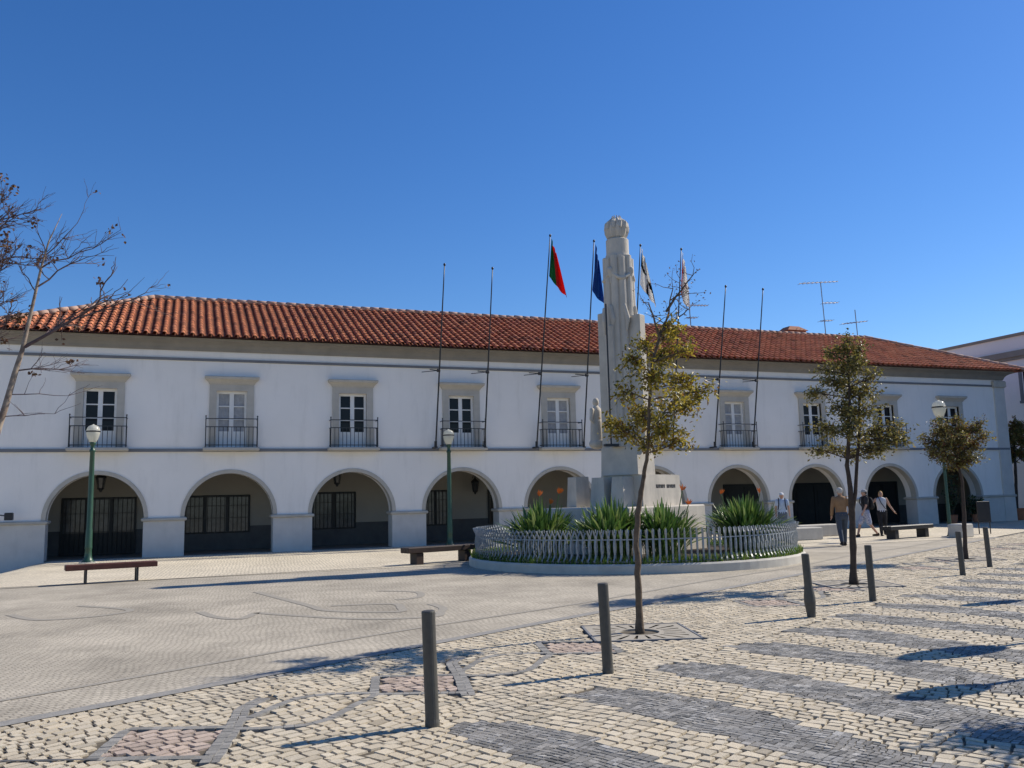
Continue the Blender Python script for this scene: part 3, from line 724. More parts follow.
# aerials on the roofs
def aerial(name, lab, x, y, z0, z1, booms):
    t = thing(name, lab, 'aerial', (x, y, z0)); b = MB(); b.tube([(x, y, z0), (x - .1 * (z1 - z0) / 3, y, z1)], .028, 6); b.build('mast', M['steel'], t)
    for zb, xa, xb, dz, els in booms:
        b = MB(); b.tube([(x + xa, y, zb - dz), (x + xb, y, zb + dz)], .022, 5)
        for k in range(els):
            q = x + xa + (xb - xa) * (k + .5) / els; zz = zb - dz + 2 * dz * (k + .5) / els
            L_ = .34 - .02 * k; b.tube([(q, y - L_, zz), (q, y + L_, zz)], .012, 4)
        b.build('boom', M['steel'], t)
aerial('television_aerial', 'tall thin television aerial with long top boom on the red roof', 33.4, 38, 9.6, 13.4, [(13.38, -1.6, 1.1, .15, 9), (12.25, -.1, 1.0, .04, 4), (11.2, -.35, .5, .03, 4)])
aerial('television_aerial', 'short television aerial with tilted boom near the right hip of the roof', 35.65, 38, 9.6, 11.95, [(11.2, -1.1, .75, .13, 7)])
aerial('television_aerial', 'faint pale aerial on the ridge behind the yellow leaved tree', 24.9, 38.4, 9.6, 11.75, [(11.7, -.1, 1.1, .02, 6), (11.0, -.3, .4, .02, 4)])
aerial('television_aerial', 'small aerial on the flat roof of the side building', 46.5, 35.2, 10.1, 13.0, [(12.8, -.3, 1.2, .02, 5), (12.2, -.2, .5, .02, 4)])

# lanterns in the arcade
def lantern(x, y, z, lab, wall=False):
    t = thing('hanging_lantern', lab, 'lantern', (x, y, z), group='lanterns of the arcade'); b = MB()
    b.lathe([(.02, .62), (.05, .56), (.17, .46), (.19, .44), (.17, .42), (.17, .4)], 6, (x, y, z)); b.lathe([(.10, .0), (.12, .02), (.10, .05), (.02, -.1)][::-1], 6, (x, y, z))
    for k in range(6):
        a = 2 * pi * k / 6; b.tube([(x + .1 * cos(a), y + .1 * sin(a), z + .03), (x + .165 * cos(a), y + .165 * sin(a), z + .42)], .014, 4)
    b.tube([(x, y, z + .6), (x, y, min(3.39, z + 1.2))], .012, 5) if not wall else b.tube([(x, y, z + .6), (x, y, z + .7), (x, y + .2, z + .75), (x, YI, z + .6)], .015, 5)
    b.build('lantern_body', M['iron'], t)
    b = MB(); b.lathe([(.085, .04), (.145, .41)], 6, (x, y, z)); b.build('lantern_glass', M['dim'], t)
lantern(-2.78, 34.0, 2.36, 'dark lantern hanging in the first arch behind the green lamp post')
lantern(5.57, 34.0, 2.42, 'dark lantern hanging in the third arch')
lantern(11.6, 35.1, 2.02, 'dark diamond shaped wall lantern inside the fourth arch', True)
t = thing('wall_spotlight', 'small black spotlight on an arm at the left end of the facade', 'wall light', (-5.3, YF, 1.5))
b = MB(); b.tube([(-5.75, YF, 1.6), (-5.72, YF - .35, 1.58), (-5.3, YF - .4, 1.52)], .02, 6); b.build('arm', M['iron'], t)
b = MB(); b.bbox(-5.36, -5.12, YF - .52, YF - .3, 1.38, 1.62, .02); b.build('lamp_head', M['iron'], t)

# ------------------------------------------------------------------ lamp posts
def lamp(loc, lab, k=1.0, thin=1.0):
    t = thing('street_lamp', lab, 'street lamp', loc, group='green street lamps'); t.scale = (k, k, k)
    b = MB(); b.lathe([(.19, 0), (.19, .05), (.15, .07), (.13, .14), (.11, .18), (.095, .42), (.11, .45), (.11, .49), (.105, .53), (.098, 1.0), (.085, 1.06), (.08, 2.6), (.068, 3.45), (.09, 3.48), (.09, 3.53), (.06, 3.56), (.06, 3.66), (.085, 3.70), (.10, 3.76), (.09, 3.78)], 16, (0, 0, 0), lambda a, z: thin if z < 3.6 else 1)
    b.build('post', M['green_paint'], t, smooth=True, local=True)
    b = MB(); b.lathe([(.09, 3.77), (.125, 3.82), (.18, 3.95), (.205, 4.06), (.205, 4.1)], 18); b.build('globe', M['globe'], t, smooth=True, local=True)
    b = MB(); b.lathe([(.21, 4.09), (.217, 4.10), (.217, 4.125), (.21, 4.135)], 18); b.build('globe_band', M['iron'], t, local=True)
    b = MB(); b.lathe([(.204, 4.12), (.2, 4.17), (.18, 4.235), (.14, 4.285), (.08, 4.315), (.03, 4.325), (.025, 4.345), (.008, 4.35)], 18); b.build('globe_cap', M['globe'], t, smooth=True, local=True)
    b = MB(); b.lathe([(.26, 0), (.26, .025), (.2, .03)], 18); b.build('base_plate', M['kerb'], t, local=True)
    return t
lamp((-2.76, 30.32, .006), 'green street lamp with white globe in front of the first arch')
lamp((9.29, 31.2, .006), 'green street lamp with white globe in front of the fourth arch')
lamp((24.92, 22.97, .006), 'street lamp with faceted white globe rising behind the small dense tree', 1.1, .55)

# ------------------------------------------------------------------ benches, blocks, board
def bench(loc, rot, lab, L_, thin, m):
    t = thing('bench', lab, 'bench', loc, rot, 'backless benches on the square'); w = .42
    b = MB()
    for k in range(4 if thin else 3):
        n_ = 4 if thin else 3; a = -w / 2 + w * k / n_; b.bbox(-L_ / 2, L_ / 2, a + .008, a + w / n_ - .008, .33 if thin else .31, .45, .012)
    b.build('seat', m, t, local=True)
    for sx in (-1, 1):
        b = MB(); x = sx * (L_ / 2 - (.42 if thin else .38))
        if thin:
            for yy in (-.16, .16): b.box(x - .02, x + .02, yy - .02, yy + .02, 0, .33)
            b.box(x - .02, x + .02, -.18, .18, 0, .03); b.box(x - .02, x + .02, -.18, .18, .30, .329)
        else: b.bbox(x - .11, x + .11, -.17, .17, 0, .309, .015)
        b.build('leg', M['iron'] if thin else m, t, local=True)
    return t
bench((-1.5, 21.9, -.02), .17, 'long reddish brown bench with thin metal legs below the left lamp', 1.9, True, M['bench_wood'])
bench((6.55, 22.85, 0), .30, 'dark brown bench with block legs beside the fenced planter', 2.3, False, M['bench_dark'])
bench((23.5, 23.45, 0), .24, 'nearly black bench with thick block legs behind the second tree', 2.6, False, M['board'])
def block(name, lab, x, y, sx, sy, h, rot, grp='low white stone blocks'):
    b = MB(); b.bbox(-sx / 2, sx / 2, -sy / 2, sy / 2, 0, h, .03)
    o = b.build(name, M['kerb'], loc=(0, 0, 0)); o.location = (x, y, 0); o.rotation_euler[2] = rot
    return tag(o, lab, 'stone block', grp)
block('stone_block', 'low white stone block nearest the right end of the fence', 20.2, 25.05, 1.6, .55, .44, .0)
block('stone_block', 'low pale stone block right behind the walking man', 22.3, 26.7, 2.0, .5, .45, .05)
block('stone_block', 'low stone block farthest back, close to the seventh arch', 20.6, 27.6, 1.3, .5, .45, .05)
block('stone_block', 'small chunky white stone block under the last street lamp', 24.95, 22.55, .75, .5, .46, .25)
t = thing('notice_board', 'dark upright notice board on two thin legs before the last arch', 'notice board', (27.3, 23.6, 0), -.25)
b = MB(); b.bbox(-.25, .25, -.03, .03, .42, 1.18, .01); b.build('panel', M['board'], t, local=True)
for sx in (-1, 1):
    b = MB(); b.tube([(sx * .22, .03, 0), (sx * .22, .03, 1.1)], .02, 6); b.build('leg', M['iron'], t, local=True)

# ------------------------------------------------------------------ bollards
def bollard_mesh(t):
    b = MB(); b.lathe([(.054, -.02), (.054, .03), (.051, .05), (.051, .812), (.048, .822), (.04, .825)], 20); return b.build('post', M['bollard'], t, smooth=False, local=True)
BL = [((1.74, 6.36), 'dark grey bollard nearest the camera, alone on cream cobbles', 0), ((3.75, 7.49), 'dark bollard just left of the first tree', 0),
      ((7.79, 9.53), 'leaning dark bollard with a dented widened foot below the fence end', 1), ((9.68, 10.44), 'dark bollard just right of the second tree trunk', 0),
      ((13.98, 12.68), 'thin looking dark bollard left of the third tree trunk', 0), ((15.83, 13.66), 'dark bollard farthest away, right of the third tree trunk', 0)]
t0 = None
for (x, y), lab, dent in BL:
    if dent:
        t = thing('bollard', lab, 'bollard', (x, y, 0), 0, 'bollards along the cobbles'); b = MB()
        b.lathe([(.056, -.02), (.058, .05), (.075, .2), (.072, .26), (.052, .42), (.05, .81), (.048, .82), (.04, .825)], 20); b.build('post', M['bollard'], t, local=True)
        t.rotation_euler = (0, rad(-2.5), 0); continue
    if t0 is None:
        t0 = t = thing('bollard', lab, 'bollard', (x, y, 0), 0, 'bollards along the cobbles'); bollard_mesh(t)
    else: t = dup(t0, (x, y, 0), None, lab)
    t.rotation_euler = (R.uniform(-.01, .01), rad(-1.2) + R.uniform(-.008, .008), 0)
t = dup(t0, (18.9, 15.2, 0), 0, 'dark bollard beyond the right edge of the photo')
bpy.data.objects.remove(t.children[0]); bpy.data.objects.remove(t)

# ------------------------------------------------------------------ planter, fence
PC = (11.05, 20.36)
KR = 4.3
pt = thing('round_planter', 'large round raised planting bed with white kerb around the monument', 'planter', (PC[0], PC[1], 0))
b = MB(); n = 96
prof = [(KR, -.02), (KR, .17), (KR - .03, .205), (KR - .3, .205), (KR - .32, .17), (KR - .32, .05)]
rings = [[Vector((PC[0] + r * cos(2 * pi * j / n), PC[1] + r * sin(2 * pi * j / n), z)) for j in range(n)] for r, z in prof]
b.loft(rings, False); b.build('kerb', M['kerb'], pt)
b = MB(); rr = [(KR - .3, .15), (2.5, .2), (.02, .24)]
b.loft([[Vector((PC[0] + r * cos(2 * pi * j / 48), PC[1] + r * sin(2 * pi * j / 48), z)) for j in range(48)] for r, z in rr], False); b.build('soil', M['soil'], pt)
FR = KR - .20
ft = thing('ornamental_fence', 'low pale cast metal fence of wavy bars around the round planter', 'fence', (PC[0], PC[1], .2))
NU = 186; FH = .70; Z0 = .205
def ribbon(mb, ang0, sgn, du):
    hs = [0, .06, .14, .24, .34, .5, .64, .74, .82, .90, 1.0]
    off = [.34, .42, .22, .11, .18, .23, .18, .10, .18, .32, .46]
    L_, R_ = [], []
    for h, o_ in zip(hs, off):
        wv = .019 if .05 < h < .95 else .011
        e_ = sgn * (o_ - .06) * .23; r0 = FR + e_ * .93; a_ = ang0 - e_ * .34 / FR; z = Z0 + .02 + FH * h
        row = []
        for da, dr in ((-wv, -.007), (wv, -.007), (wv, .007), (-wv, .007)):
            aa = a_ + da / FR; row.append(Vector((PC[0] + (r0 + dr) * cos(aa), PC[1] + (r0 + dr) * sin(aa), z)))
        L_.append(row)
    mb.loft(L_, True)
mb = MB(); du = 2 * pi / NU
for k in range(NU):
    for sg in (-1, 1): ribbon(mb, k * du, sg, du)
    a = k * du; c_ = (PC[0] + FR * cos(a), PC[1] + FR * sin(a)); mb.tube([(c_[0], c_[1], Z0 + FH * .95), (c_[0], c_[1], Z0 + FH + .02), (c_[0], c_[1], Z0 + FH + .045)], [.010, .013, .006], 5)
mb.build('wavy_bars', M['fence_paint'], ft)
for nm, z in (('bottom_rail', .245), ('middle_rail', .72)):
    b = MB(); n = 120
    rings = [[Vector((PC[0] + (FR + dr) * cos(2 * pi * j / n), PC[1] + (FR + dr) * sin(2 * pi * j / n), z + dz)) for j in range(n)] for dr, dz in ((.014, -.012), (.014, .012), (.004, .012), (.004, -.012), (.014, -.012))]
    b.loft(rings, False); b.build(nm, M['fence_paint'], ft)
# grass along the fence foot
b = MB(); gg = random.Random(3)
for k in range(8000):
    a = gg.uniform(0, 2 * pi); r = FR - abs(gg.gauss(0, .22)) - .02 if gg.random() < .62 else FR + gg.uniform(-.02, .13)
    hgt = gg.uniform(.06, .22); x, y = PC[0] + r * cos(a), PC[1] + r * sin(a); d = gg.uniform(0, 2 * pi); w = gg.uniform(.006, .014); ln = gg.uniform(.02, .1)
    wx, wy = -sin(d) * w, cos(d) * w; lx, ly = cos(d) * ln, sin(d) * ln; z = .19
    c_ = vary(gg.choice([(.10, .19, .025), (.13, .22, .03), (.07, .14, .02), (.17, .21, .05)]), .2, gg)
    b.add([(x - wx, y - wy, z), (x + wx, y + wy, z), (x + lx * .4 + wx * .7, y + ly * .4 + wy * .7, z + hgt * .65), (x + lx * .4 - wx * .7, y + ly * .4 - wy * .7, z + hgt * .65), (x + lx, y + ly, z + hgt)], [(0, 1, 2, 3), (3, 2, 4)], c_)
struct(b.build('grass', M['grass']), 'stuff')
# bird of paradise clumps
def clump(lab, x, y, n, spread, h0, h1, seed, flowers):
    g = random.Random(seed); t = thing('strelitzia_plant', lab, 'plant', (x, y, .2), group='orange flowered plants in the planter'); b = MB()
    for k in range(n):
        a = g.uniform(0, 2 * pi); rb = g.uniform(0, spread * .55); bx, by = x + rb * cos(a), y + rb * sin(a)
        H = g.uniform(h0, h1) * (1 - .25 * (rb / spread)); out = g.uniform(.05, .62) * (1 + rb / spread); aa = a + g.uniform(-.9, .9)
        dx, dy = cos(aa), sin(aa); st = .45
        pts = [Vector((bx + dx * out * u ** 2, by + dy * out * u ** 2, .2 + H * (u - .42 * u * u * out))) for u in (0, .25, .45, .58, .72, .86, 1.0)]
        wd = [.008, .008, .012, .026, .033, .025, .003]; wv = Vector((-dy, dx, 0)) * 1.0; tw = g.uniform(-.8, .8)
        wv = (wv * cos(tw) + Vector((0, 0, 1)) * sin(tw) * .6).normalized()
        c_ = vary(g.choice([(.075, .15, .035), (.11, .20, .04), (.055, .115, .03), (.17, .25, .055), (.24, .30, .10), (.085, .16, .035)]), .2, g)
        fold = Vector((dx, dy, .3)) * .35
        for i in range(6):
            p, q = pts[i], pts[i + 1]
            b.quad(p - wv * wd[i] + fold * wd[i], p, q, q - wv * wd[i + 1] + fold * wd[i + 1], c_); b.quad(p, p + wv * wd[i] + fold * wd[i], q + wv * wd[i + 1] + fold * wd[i + 1], q, c_)
    b.build('foliage', M['strap'], t)
    for (fx, fy, fz) in flowers:
        s = MB(); s.tube([(x + (fx) * .3, y + fy * .3, .3), (x + fx * .7, y + fy * .7, .2 + fz * .6), (x + fx, y + fy, .2 + fz)], .012, 5)
        f_ = MB(); p = Vector((x + fx, y + fy, .2 + fz))
        for k in range(7):
            a = g.uniform(-.9, .9); d = Vector((sin(a) * .8 + .25, g.uniform(-.3, .3), cos(a))).normalized(); w = Vector((d.z, .2, -d.x)).normalized() * .024; L_ = g.uniform(.12, .19)
            f_.quad(p - w * .3, p + d * L_ * .5 - w, p + d * L_, p + d * L_ * .5 + w)
        s.build('flower_stem', M['strap'] if False else M['green_stem'], t); f_.build('flower', M['flower'], t)
M['green_stem'] = pm('green_stem', (.07, .13, .04), (.05, .1, .03), 5, .5)
clump('leafy orange flowered clump at the left end of the planter', 8.0, 19.25, 460, .95, .8, 1.6, 21, [(.45, -.1, 1.55), (-.1, -.2, 1.5), (.3, .1, 1.3)])
clump('wide orange flowered clump in front of the monument, left of the first tree', 9.25, 18.0, 540, 1.05, .8, 1.64, 22, [])
clump('orange flowered clump right of the first tree trunk', 10.3, 17.5, 380, .85, .75, 1.52, 23, [(.5, -.1, 1.55), (.55, -.25, 1.22)])
clump('leafy orange flowered clump at the right end of the planter', 13.65, 19.05, 560, 1.02, .8, 1.64, 24, [(.45, -.1, 1.45), (-.75, -.1, 1.45)])

# ------------------------------------------------------------------ monument
MC = (10.955, 20.34)
mon = thing('stone_monument', 'tall carved stone memorial column topped by a stone flame', 'monument', (MC[0], MC[1], .15))
AX = Matrix(((CS, -SN, 0, MC[0]), (SN, CS, 0, MC[1]), (0, 0, 1, 0), (0, 0, 0, 1)))
b = MB(); b.bbox(-1.3, 2.43, -.9, 1.9, .1, 1.39, .03, AX); b.build('base_slab', M['monument'], mon)
b = MB()
def batter(x0, x1, y0, y1, z0, z1, k):
    b.loft([[AX @ Vector(p) for p in ((x0 - k, y0 - k, z0), (x1 + k, y0 - k, z0), (x1 + k, y1 + k, z0), (x0 - k, y1 + k, z0))], [AX @ Vector(p) for p in ((x0, y0, z1), (x1, y0, z1), (x1, y1, z1), (x0, y1, z1))]])
batter(-.27, 1.56, -.65, .65, 1.392, 2.21, .03); bl = b.build('inscribed_block', M['monument'], mon)
b = MB(); batter(-.75, -.28, -.38, -.05, 1.392, 2.16, .05); b.build('buttress', M['monument'], mon)
b = MB(); batter(-.75, -.28, .22, .6, 1.392, 2.16, .05); b.build('buttress', M['monument'], mon)
b = MB(); AXM = AX; AX = Matrix.Translation((MC[0], MC[1], 0)); batter(-.92, -.55, 1.2, 1.75, 1.392, 2.22, .04); AX = AXM; b.build('side_buttress', M['monument'], mon)
b = MB(); gl = random.Random(2)              # weathered bronze inscription, too worn to read
xq = .36
for wlen in (6, 6):
    for k in range(wlen):
        b.box(xq, xq + .045, -.668, -.655, 1.86, 1.95, AX)
        if k % 3 == 0: b.box(xq, xq + .07, -.668, -.655, 1.86, 1.885, AX)
        xq += .075
    xq += .07
b.build('inscription', M['bronze'], bl)
b = MB(); batter(-.32, .45, -.565, .565, 2.212, 2.95, .02); b.build('pedestal', M['monument'], mon)
b = MB()                              # fluted shaft
b.lathe([(.36, 2.95), (.34, 8.15), (.33, 8.2)], 24, (MC[0], MC[1], 0))
for k in range(10):
    a = 2 * pi * k / 10 + .12; zt = 8.14 if k % 2 == 0 else 8.08
    b.lathe([(.12, 2.952), (.115, 6.5), (.105, zt - .01), (.095, zt)], 12, (MC[0] + .315 * cos(a), MC[1] + .315 * sin(a), 0))
b.build('fluted_shaft', M['monument'], mon)
for sy in (-1, 1):
    b = MB(); y0, y1 = (.34, .67) if sy > 0 else (-.70, -.34)
    b.bbox(-.13, .13, y0, y1, 2.952, 6.66 if sy > 0 else 6.45, .02, AX)
    b.box(-.10, .10, y0 + .05 * (sy < 0) - .012 * (sy < 0) - .05 * (sy < 0), y1, 3.0, 6.3, AX) if False else None
    b.build('buttress_fin', M['monument'], mon)
for sx in (-1, 1):
    b = MB(); x0, x1 = (.34, .58) if sx > 0 else (-.50, -.34)
    b.bbox(x0, x1, -.085, .085, 2.952, 6.2, .02, AX); b.build('buttress_fin', M['monument'], mon)
b = MB()                              # carved drapery and garlands
for zc, rr_, am in ((7.42, .40, .07),):
    for k in range(4):
        a0 = k * pi / 2 + .5
        pts = []
        for i in range(13):
            u = i / 12; a = a0 + u * pi / 2; pts.append((MC[0] + rr_ * cos(a), MC[1] + rr_ * sin(a), zc + .28 - am * 3.2 * sin(pi * u)))
        b.tube(pts, [.03 + .03 * sin(pi * i / 12) for i in range(13)], 8)
        p = pts[0]; b.ell((p[0], p[1], p[2] + .02), .09, .09, .11, 10, 6)
        b.tube([p, (p[0], p[1], p[2] - .35)], [.05, .03], 7)
remesh(b.build('carved_garland', M['monument'], mon), .03)
b = MB()
for k in range(7):
    a = k * 2 * pi / 7; b.tube([(MC[0] + .42 * cos(a), MC[1] + .42 * sin(a), 6.75), (MC[0] + .44 * cos(a + .2), MC[1] + .44 * sin(a + .2), 6.35), (MC[0] + .42 * cos(a + .1), MC[1] + .42 * sin(a + .1), 6.0)], [.06, .08, .03], 7)
remesh(b.build('carved_drapery', M['monument'], mon), .03)
b = MB(); b.lathe([(.31, 8.2), (.31, 8.62), (.29, 8.64), (.2, 8.66)], 32, (MC[0], MC[1], 0)); b.build('drum', M['monument'], mon, smooth=False)
b = MB(); b.lathe([(.2, 8.64), (.26, 8.70), (.31, 8.84), (.315, 8.98), (.26, 9.14), (.15, 9.24)], 40, (MC[0], MC[1], 0), lambda a, z: 1 + .09 * cos(10 * a))
for k in range(10):
    a = 2 * pi * k / 10 + .1
    for r0, zt in ((.27, 9.2), (.15, 9.32)):
        a2 = a + (.3 if r0 < .2 else 0); b.tube([(MC[0] + r0 * 1.08 * cos(a2), MC[1] + r0 * 1.08 * sin(a2), 8.92), (MC[0] + r0 * cos(a2 + .1), MC[1] + r0 * sin(a2 + .1), 9.1), (MC[0] + r0 * .72 * cos(a2 + .25), MC[1] + r0 * .72 * sin(a2 + .25), zt)], [.06, .055, .012], 6)
b.build('stone_flame', M['monument'], mon)
def carved_figure(sx, sy, z0, hh):
    b = MB(); p = AX @ Vector((sx, sy, 0)); x, y = p.x, p.y; k = hh / 1.3
    b.cap((x, y, z0 + .05), (x, y, z0 + .62 * k), .20 * k, .17 * k, 12); b.cap((x, y, z0 + .55 * k), (x, y, z0 + .92 * k), .16 * k, .15 * k, 12)
    d = AX.to_3x3() @ Vector((1, 0, 0))
    for s_ in (-1, 1):
        q = Vector((x, y, 0)) + d * s_ * .2 * k
        b.cap((q.x, q.y, z0 + .95 * k), (q.x + d.x * s_ * .04, q.y + d.y * s_ * .04, z0 + .66 * k), .065 * k, .055 * k); b.cap((q.x + d.x * s_ * .04, q.y + d.y * s_ * .04, z0 + .66 * k), (x + d.x * s_ * .06 - .1, y + d.y * s_ * .06 - .08, z0 + .60 * k), .055 * k, .045 * k)
        b.cap((x + d.x * s_ * .09, y + d.y * s_ * .09, z0 + .05), (x + d.x * s_ * .09, y + d.y * s_ * .09, z0 + .6 * k), .11 * k, .1 * k)
    b.cap((x, y, z0 + .95 * k), (x, y, z0 + 1.08 * k), .07 * k, .06 * k); b.ell((x, y, z0 + 1.17 * k), .095 * k, .1 * k, .13 * k); b.ell((x - .06, y - .05, z0 + 1.16 * k), .03 * k, .03 * k, .03 * k, 8, 5)
    b.ell((x, y, z0 - .02), .24 * k, .24 * k, .16 * k)
    return remesh(b.build('carved_figure', M['monument'], mon), .02)
carved_figure(0, .93, 3.12, 1.25); carved_figure(.0, -.95, 3.1, 1.1)
b = MB(); b.tube([(MC[0] - .58, MC[1] - .3, 2.96), (MC[0] - .58, MC[1] - .3, 6.75)], .022, 7)
p = MB(); p.bbox(MC[0] - .78, MC[0] - .38, MC[1] - .36, MC[1] - .24, 2.952, 3.02, .01)
b.build('rod', M['iron'], mon); p.build('rod_bracket', M['iron'], mon)

# ------------------------------------------------------------------ trees
OLIVE = [(.32, .25, .028), (.36, .28, .035), (.17, .145, .02), (.36, .28, .03), (.11, .11, .02), (.42, .34, .06), (.20, .11, .02)]
GREEN = [(.17, .15, .035), (.12, .115, .03), (.21, .18, .04), (.24, .17, .04), (.09, .085, .025), (.30, .26, .08)]
def leaf(mb, p, L_, W, g, cols):
    d = Vector((g.gauss(0, 1), g.gauss(0, 1), g.gauss(-.25, .8))).normalized(); n_ = Vector((g.gauss(0, 1), g.gauss(0, 1), g.gauss(0, 1))); s_ = d.cross(n_)
    if s_.length < 1e-3: return
    s_.normalize(); u = s_.cross(d) * .12 * L_
    c_ = vary(g.choice(cols), .2, g)
    mb.add([p, p + d * L_ * .5 + s_ * W + u, p + d * L_, p + d * L_ * .5 - s_ * W + u], [(0, 1, 2), (0, 2, 3)], c_)
def limb(mb, a, c_, r0, r1, g, seg=5, bow=.06):
    a, c_ = Vector(a), Vector(c_); pts = []; L_ = (c_ - a).length
    for i in range(seg + 1):
        u = i / seg; j = sin(pi * u) * bow * L_
        pts.append(a.lerp(c_, u) + Vector((g.uniform(-1, 1) * j, g.uniform(-1, 1) * j, g.uniform(-.3, .6) * j)))
    mb.tube(pts, [r0 + (r1 - r0) * i / seg for i in range(seg + 1)], 6); return pts
def leafy_tree(name, lab, base, trunk, r0, r1, clumps, leaves, L_, cols, bark, seed, bare=(), group=None, crown_dir=None, dens=1.0, stems=()):
    """trunk: (lateral, depth, z) points; clumps: (lateral, depth, z, radius)"""
    g = random.Random(seed); bx, by = base
    d = math.hypot(bx, by) if not crown_dir else 1; rx, ry = (by / d, -bx / d) if not crown_dir else crown_dir   # lateral axis across the view
    fx, fy = -ry, rx
    W3 = lambda p: Vector((bx + p[0] * rx + p[1] * fx, by + p[0] * ry + p[1] * fy, p[2]))
    t = thing(name, lab, 'tree', (bx, by, 0), group=group)
    b = MB(); tp0 = [W3(p) for p in trunk]; tp = []
    for a_, c_ in zip(tp0, tp0[1:]):
        for k in range(4): tp.append(a_.lerp(c_, k / 4) + Vector((g.gauss(0, .004), g.gauss(0, .004), 0)))
    tp.append(tp0[-1]); n = len(tp)
    rs = [r0 + (r1 - r0) * (i / (n - 1)) for i in range(n)]; rs = [r_ * g.uniform(.9, 1.1) for r_ in rs]; rs[0] *= 1.45; rs[1] *= 1.2
    b.tube(tp, rs, 10)
    for st in stems: sp = [W3(p) for p in st]; b.tube(sp, [r0 * .55 - .3 * r0 * k / len(sp) for k in range(len(sp))], 8)
    b.build('trunk', bark, t, smooth=True)
    b = MB(); lv = MB()
    for (cx, cy, cz, cr) in clumps:
        c0 = W3((cx, cy * 1.8, cz))
        # nearest trunk point below the clump
        cand = [p for p in tp if p.z < cz - .1] or [tp[n // 2]]
        s_ = min(cand, key=lambda p: (p - c0).length + .3 * abs(p.z - (cz - .45)))
        pts = limb(b, s_, c0, max(.008, r1 * .8), .006, g)
        k = max(6, int(22 * (cr / .3) ** 2 * dens))
        for i in range(k):
            st = pts[g.choice((2, 3, 4, 5, 5))]; e = c0 + Vector((g.gauss(0, 1), g.gauss(0, 1), g.gauss(0, .8))).normalized() * cr * g.uniform(.35, 1.05)
            tw = limb(b, st, e, .006, .003, g, 3, .1)
            for q in range(max(1, int(leaves * g.uniform(.6, 1.4)))):
                w_ = tw[g.choice((1, 2, 2, 3, 3))]; leaf(lv, w_ + Vector((g.gauss(0, .05), g.gauss(0, .05), g.gauss(0, .045))), L_ * g.uniform(.5, 1.45), L_ * g.uniform(.2, .32), g, cols)
    for (p0, p1, k) in bare:
        a, e = W3(p0), W3(p1); pts = limb(b, a, e, .018, .006, g, 5, .04)
        for i in range(k):
            st = pts[g.choice((2, 3, 4, 5))]; e2 = st + Vector((g.gauss(0, .18), g.gauss(0, .18), abs(g.gauss(.1, .14)))); tw = limb(b, st, e2, .005, .002, g, 3, .1)
            for q in range(5):
                leaf(lv, tw[g.choice((2, 3))] + Vector((g.gauss(0, .03), g.gauss(0, .03), g.gauss(0, .03))), L_ * .6, L_ * .16, g, [(.10, .06, .05), (.13, .09, .05)])
    b.build('branches', bark if bark is not M['bark_pale'] else M['bark_twig'], t); lv.build('crown', M['leaf'], t)
    return t
C1 = [(-.1, .1, 2.45, .25), (.42, -.1, 2.42, .26), (.1, .25, 2.7, .28), (.76, .1, 2.78, .24), (.3, -.2, 3.08, .26), (.68, .25, 3.12, .24), (.0, -.1, 3.3, .22), (.45, .15, 3.45, .25), (.75, -.1, 3.42, .18), (-.22, .1, 2.55, .16), (.2, .3, 3.62, .2), (.95, 0, 2.95, .12), (.5, -.3, 2.72, .2), (.25, .05, 2.3, .2), (.62, .05, 2.3, .16), (.5, .2, 3.7, .16), (-.1, .0, 2.95, .17), (.55, .0, 3.75, .14)]
leafy_tree('small_tree', 'slender tree with sparse yellow olive leaves in front of the monument', (5.22, 9.52),
           [(0, 0, -.05), (.0, .0, .4), (.01, 0, .8), (.0, .0, 1.1), (.04, 0, 1.5), (.10, 0, 1.75), (.15, 0, 2.0), (.2, 0, 2.32), (.24, .02, 2.83), (.30, .03, 3.3), (.42, .02, 3.71)], .044, .013,
           C1, 26, .058, OLIVE, M['bark'], 31, bare=[((.36, 0, 3.5), (.60, .05, 4.25), 9), ((.5, .03, 3.95), (.86, .1, 4.42), 9), ((.40, 0, 3.6), (.28, -.1, 4.05), 5), ((.44, 0, 3.7), (.78, .2, 4.0), 6)])
C2 = [(.18, 0, 4.2, .28), (.05, .1, 3.95, .32), (.38, -.1, 3.9, .28), (-.1, -.1, 3.65, .28), (-.42, .0, 3.48, .24), (.2, .15, 3.55, .36), (.48, .1, 3.45, .28), (.0, .1, 3.15, .36), (.35, -.1, 3.05, .36), (-.3, .1, 2.8, .3), (.1, -.2, 2.75, .36), (.55, .1, 2.72, .32), (.85, .0, 2.6, .24), (-.42, .0, 2.42, .2), (.45, .1, 2.4, .3), (.1, .2, 2.35, .22), (.7, -.1, 2.4, .2), (-.2, .2, 2.5, .2), (.2, 0, 4.4, .16), (-.1, 0, 4.2, .2), (.42, 0, 4.2, .22), (.95, .1, 2.72, .2), (-.3, 0, 3.9, .18), (.62, 0, 3.7, .18), (1.0, 0, 2.5, .16)]
t2 = leafy_tree('small_tree', 'dense olive green tree in front of the dark eighth arch', (11.2, 12.51),
           [(0, 0, -.05), (.02, 0, .5), (.05, 0, 1.1), (.06, 0, 1.7), (.04, 0, 2.1), (.1, 0, 2.6), (.17, .0, 3.3), (.2, 0, 4.2)], .068, .015, C2, 18, .064, GREEN, M['bark_dark'], 32, stems=[[(.05, 0, 1.2), (.14, .03, 1.6), (.2, .05, 2.1), (.3, .08, 2.8), (.34, .1, 3.4)]])
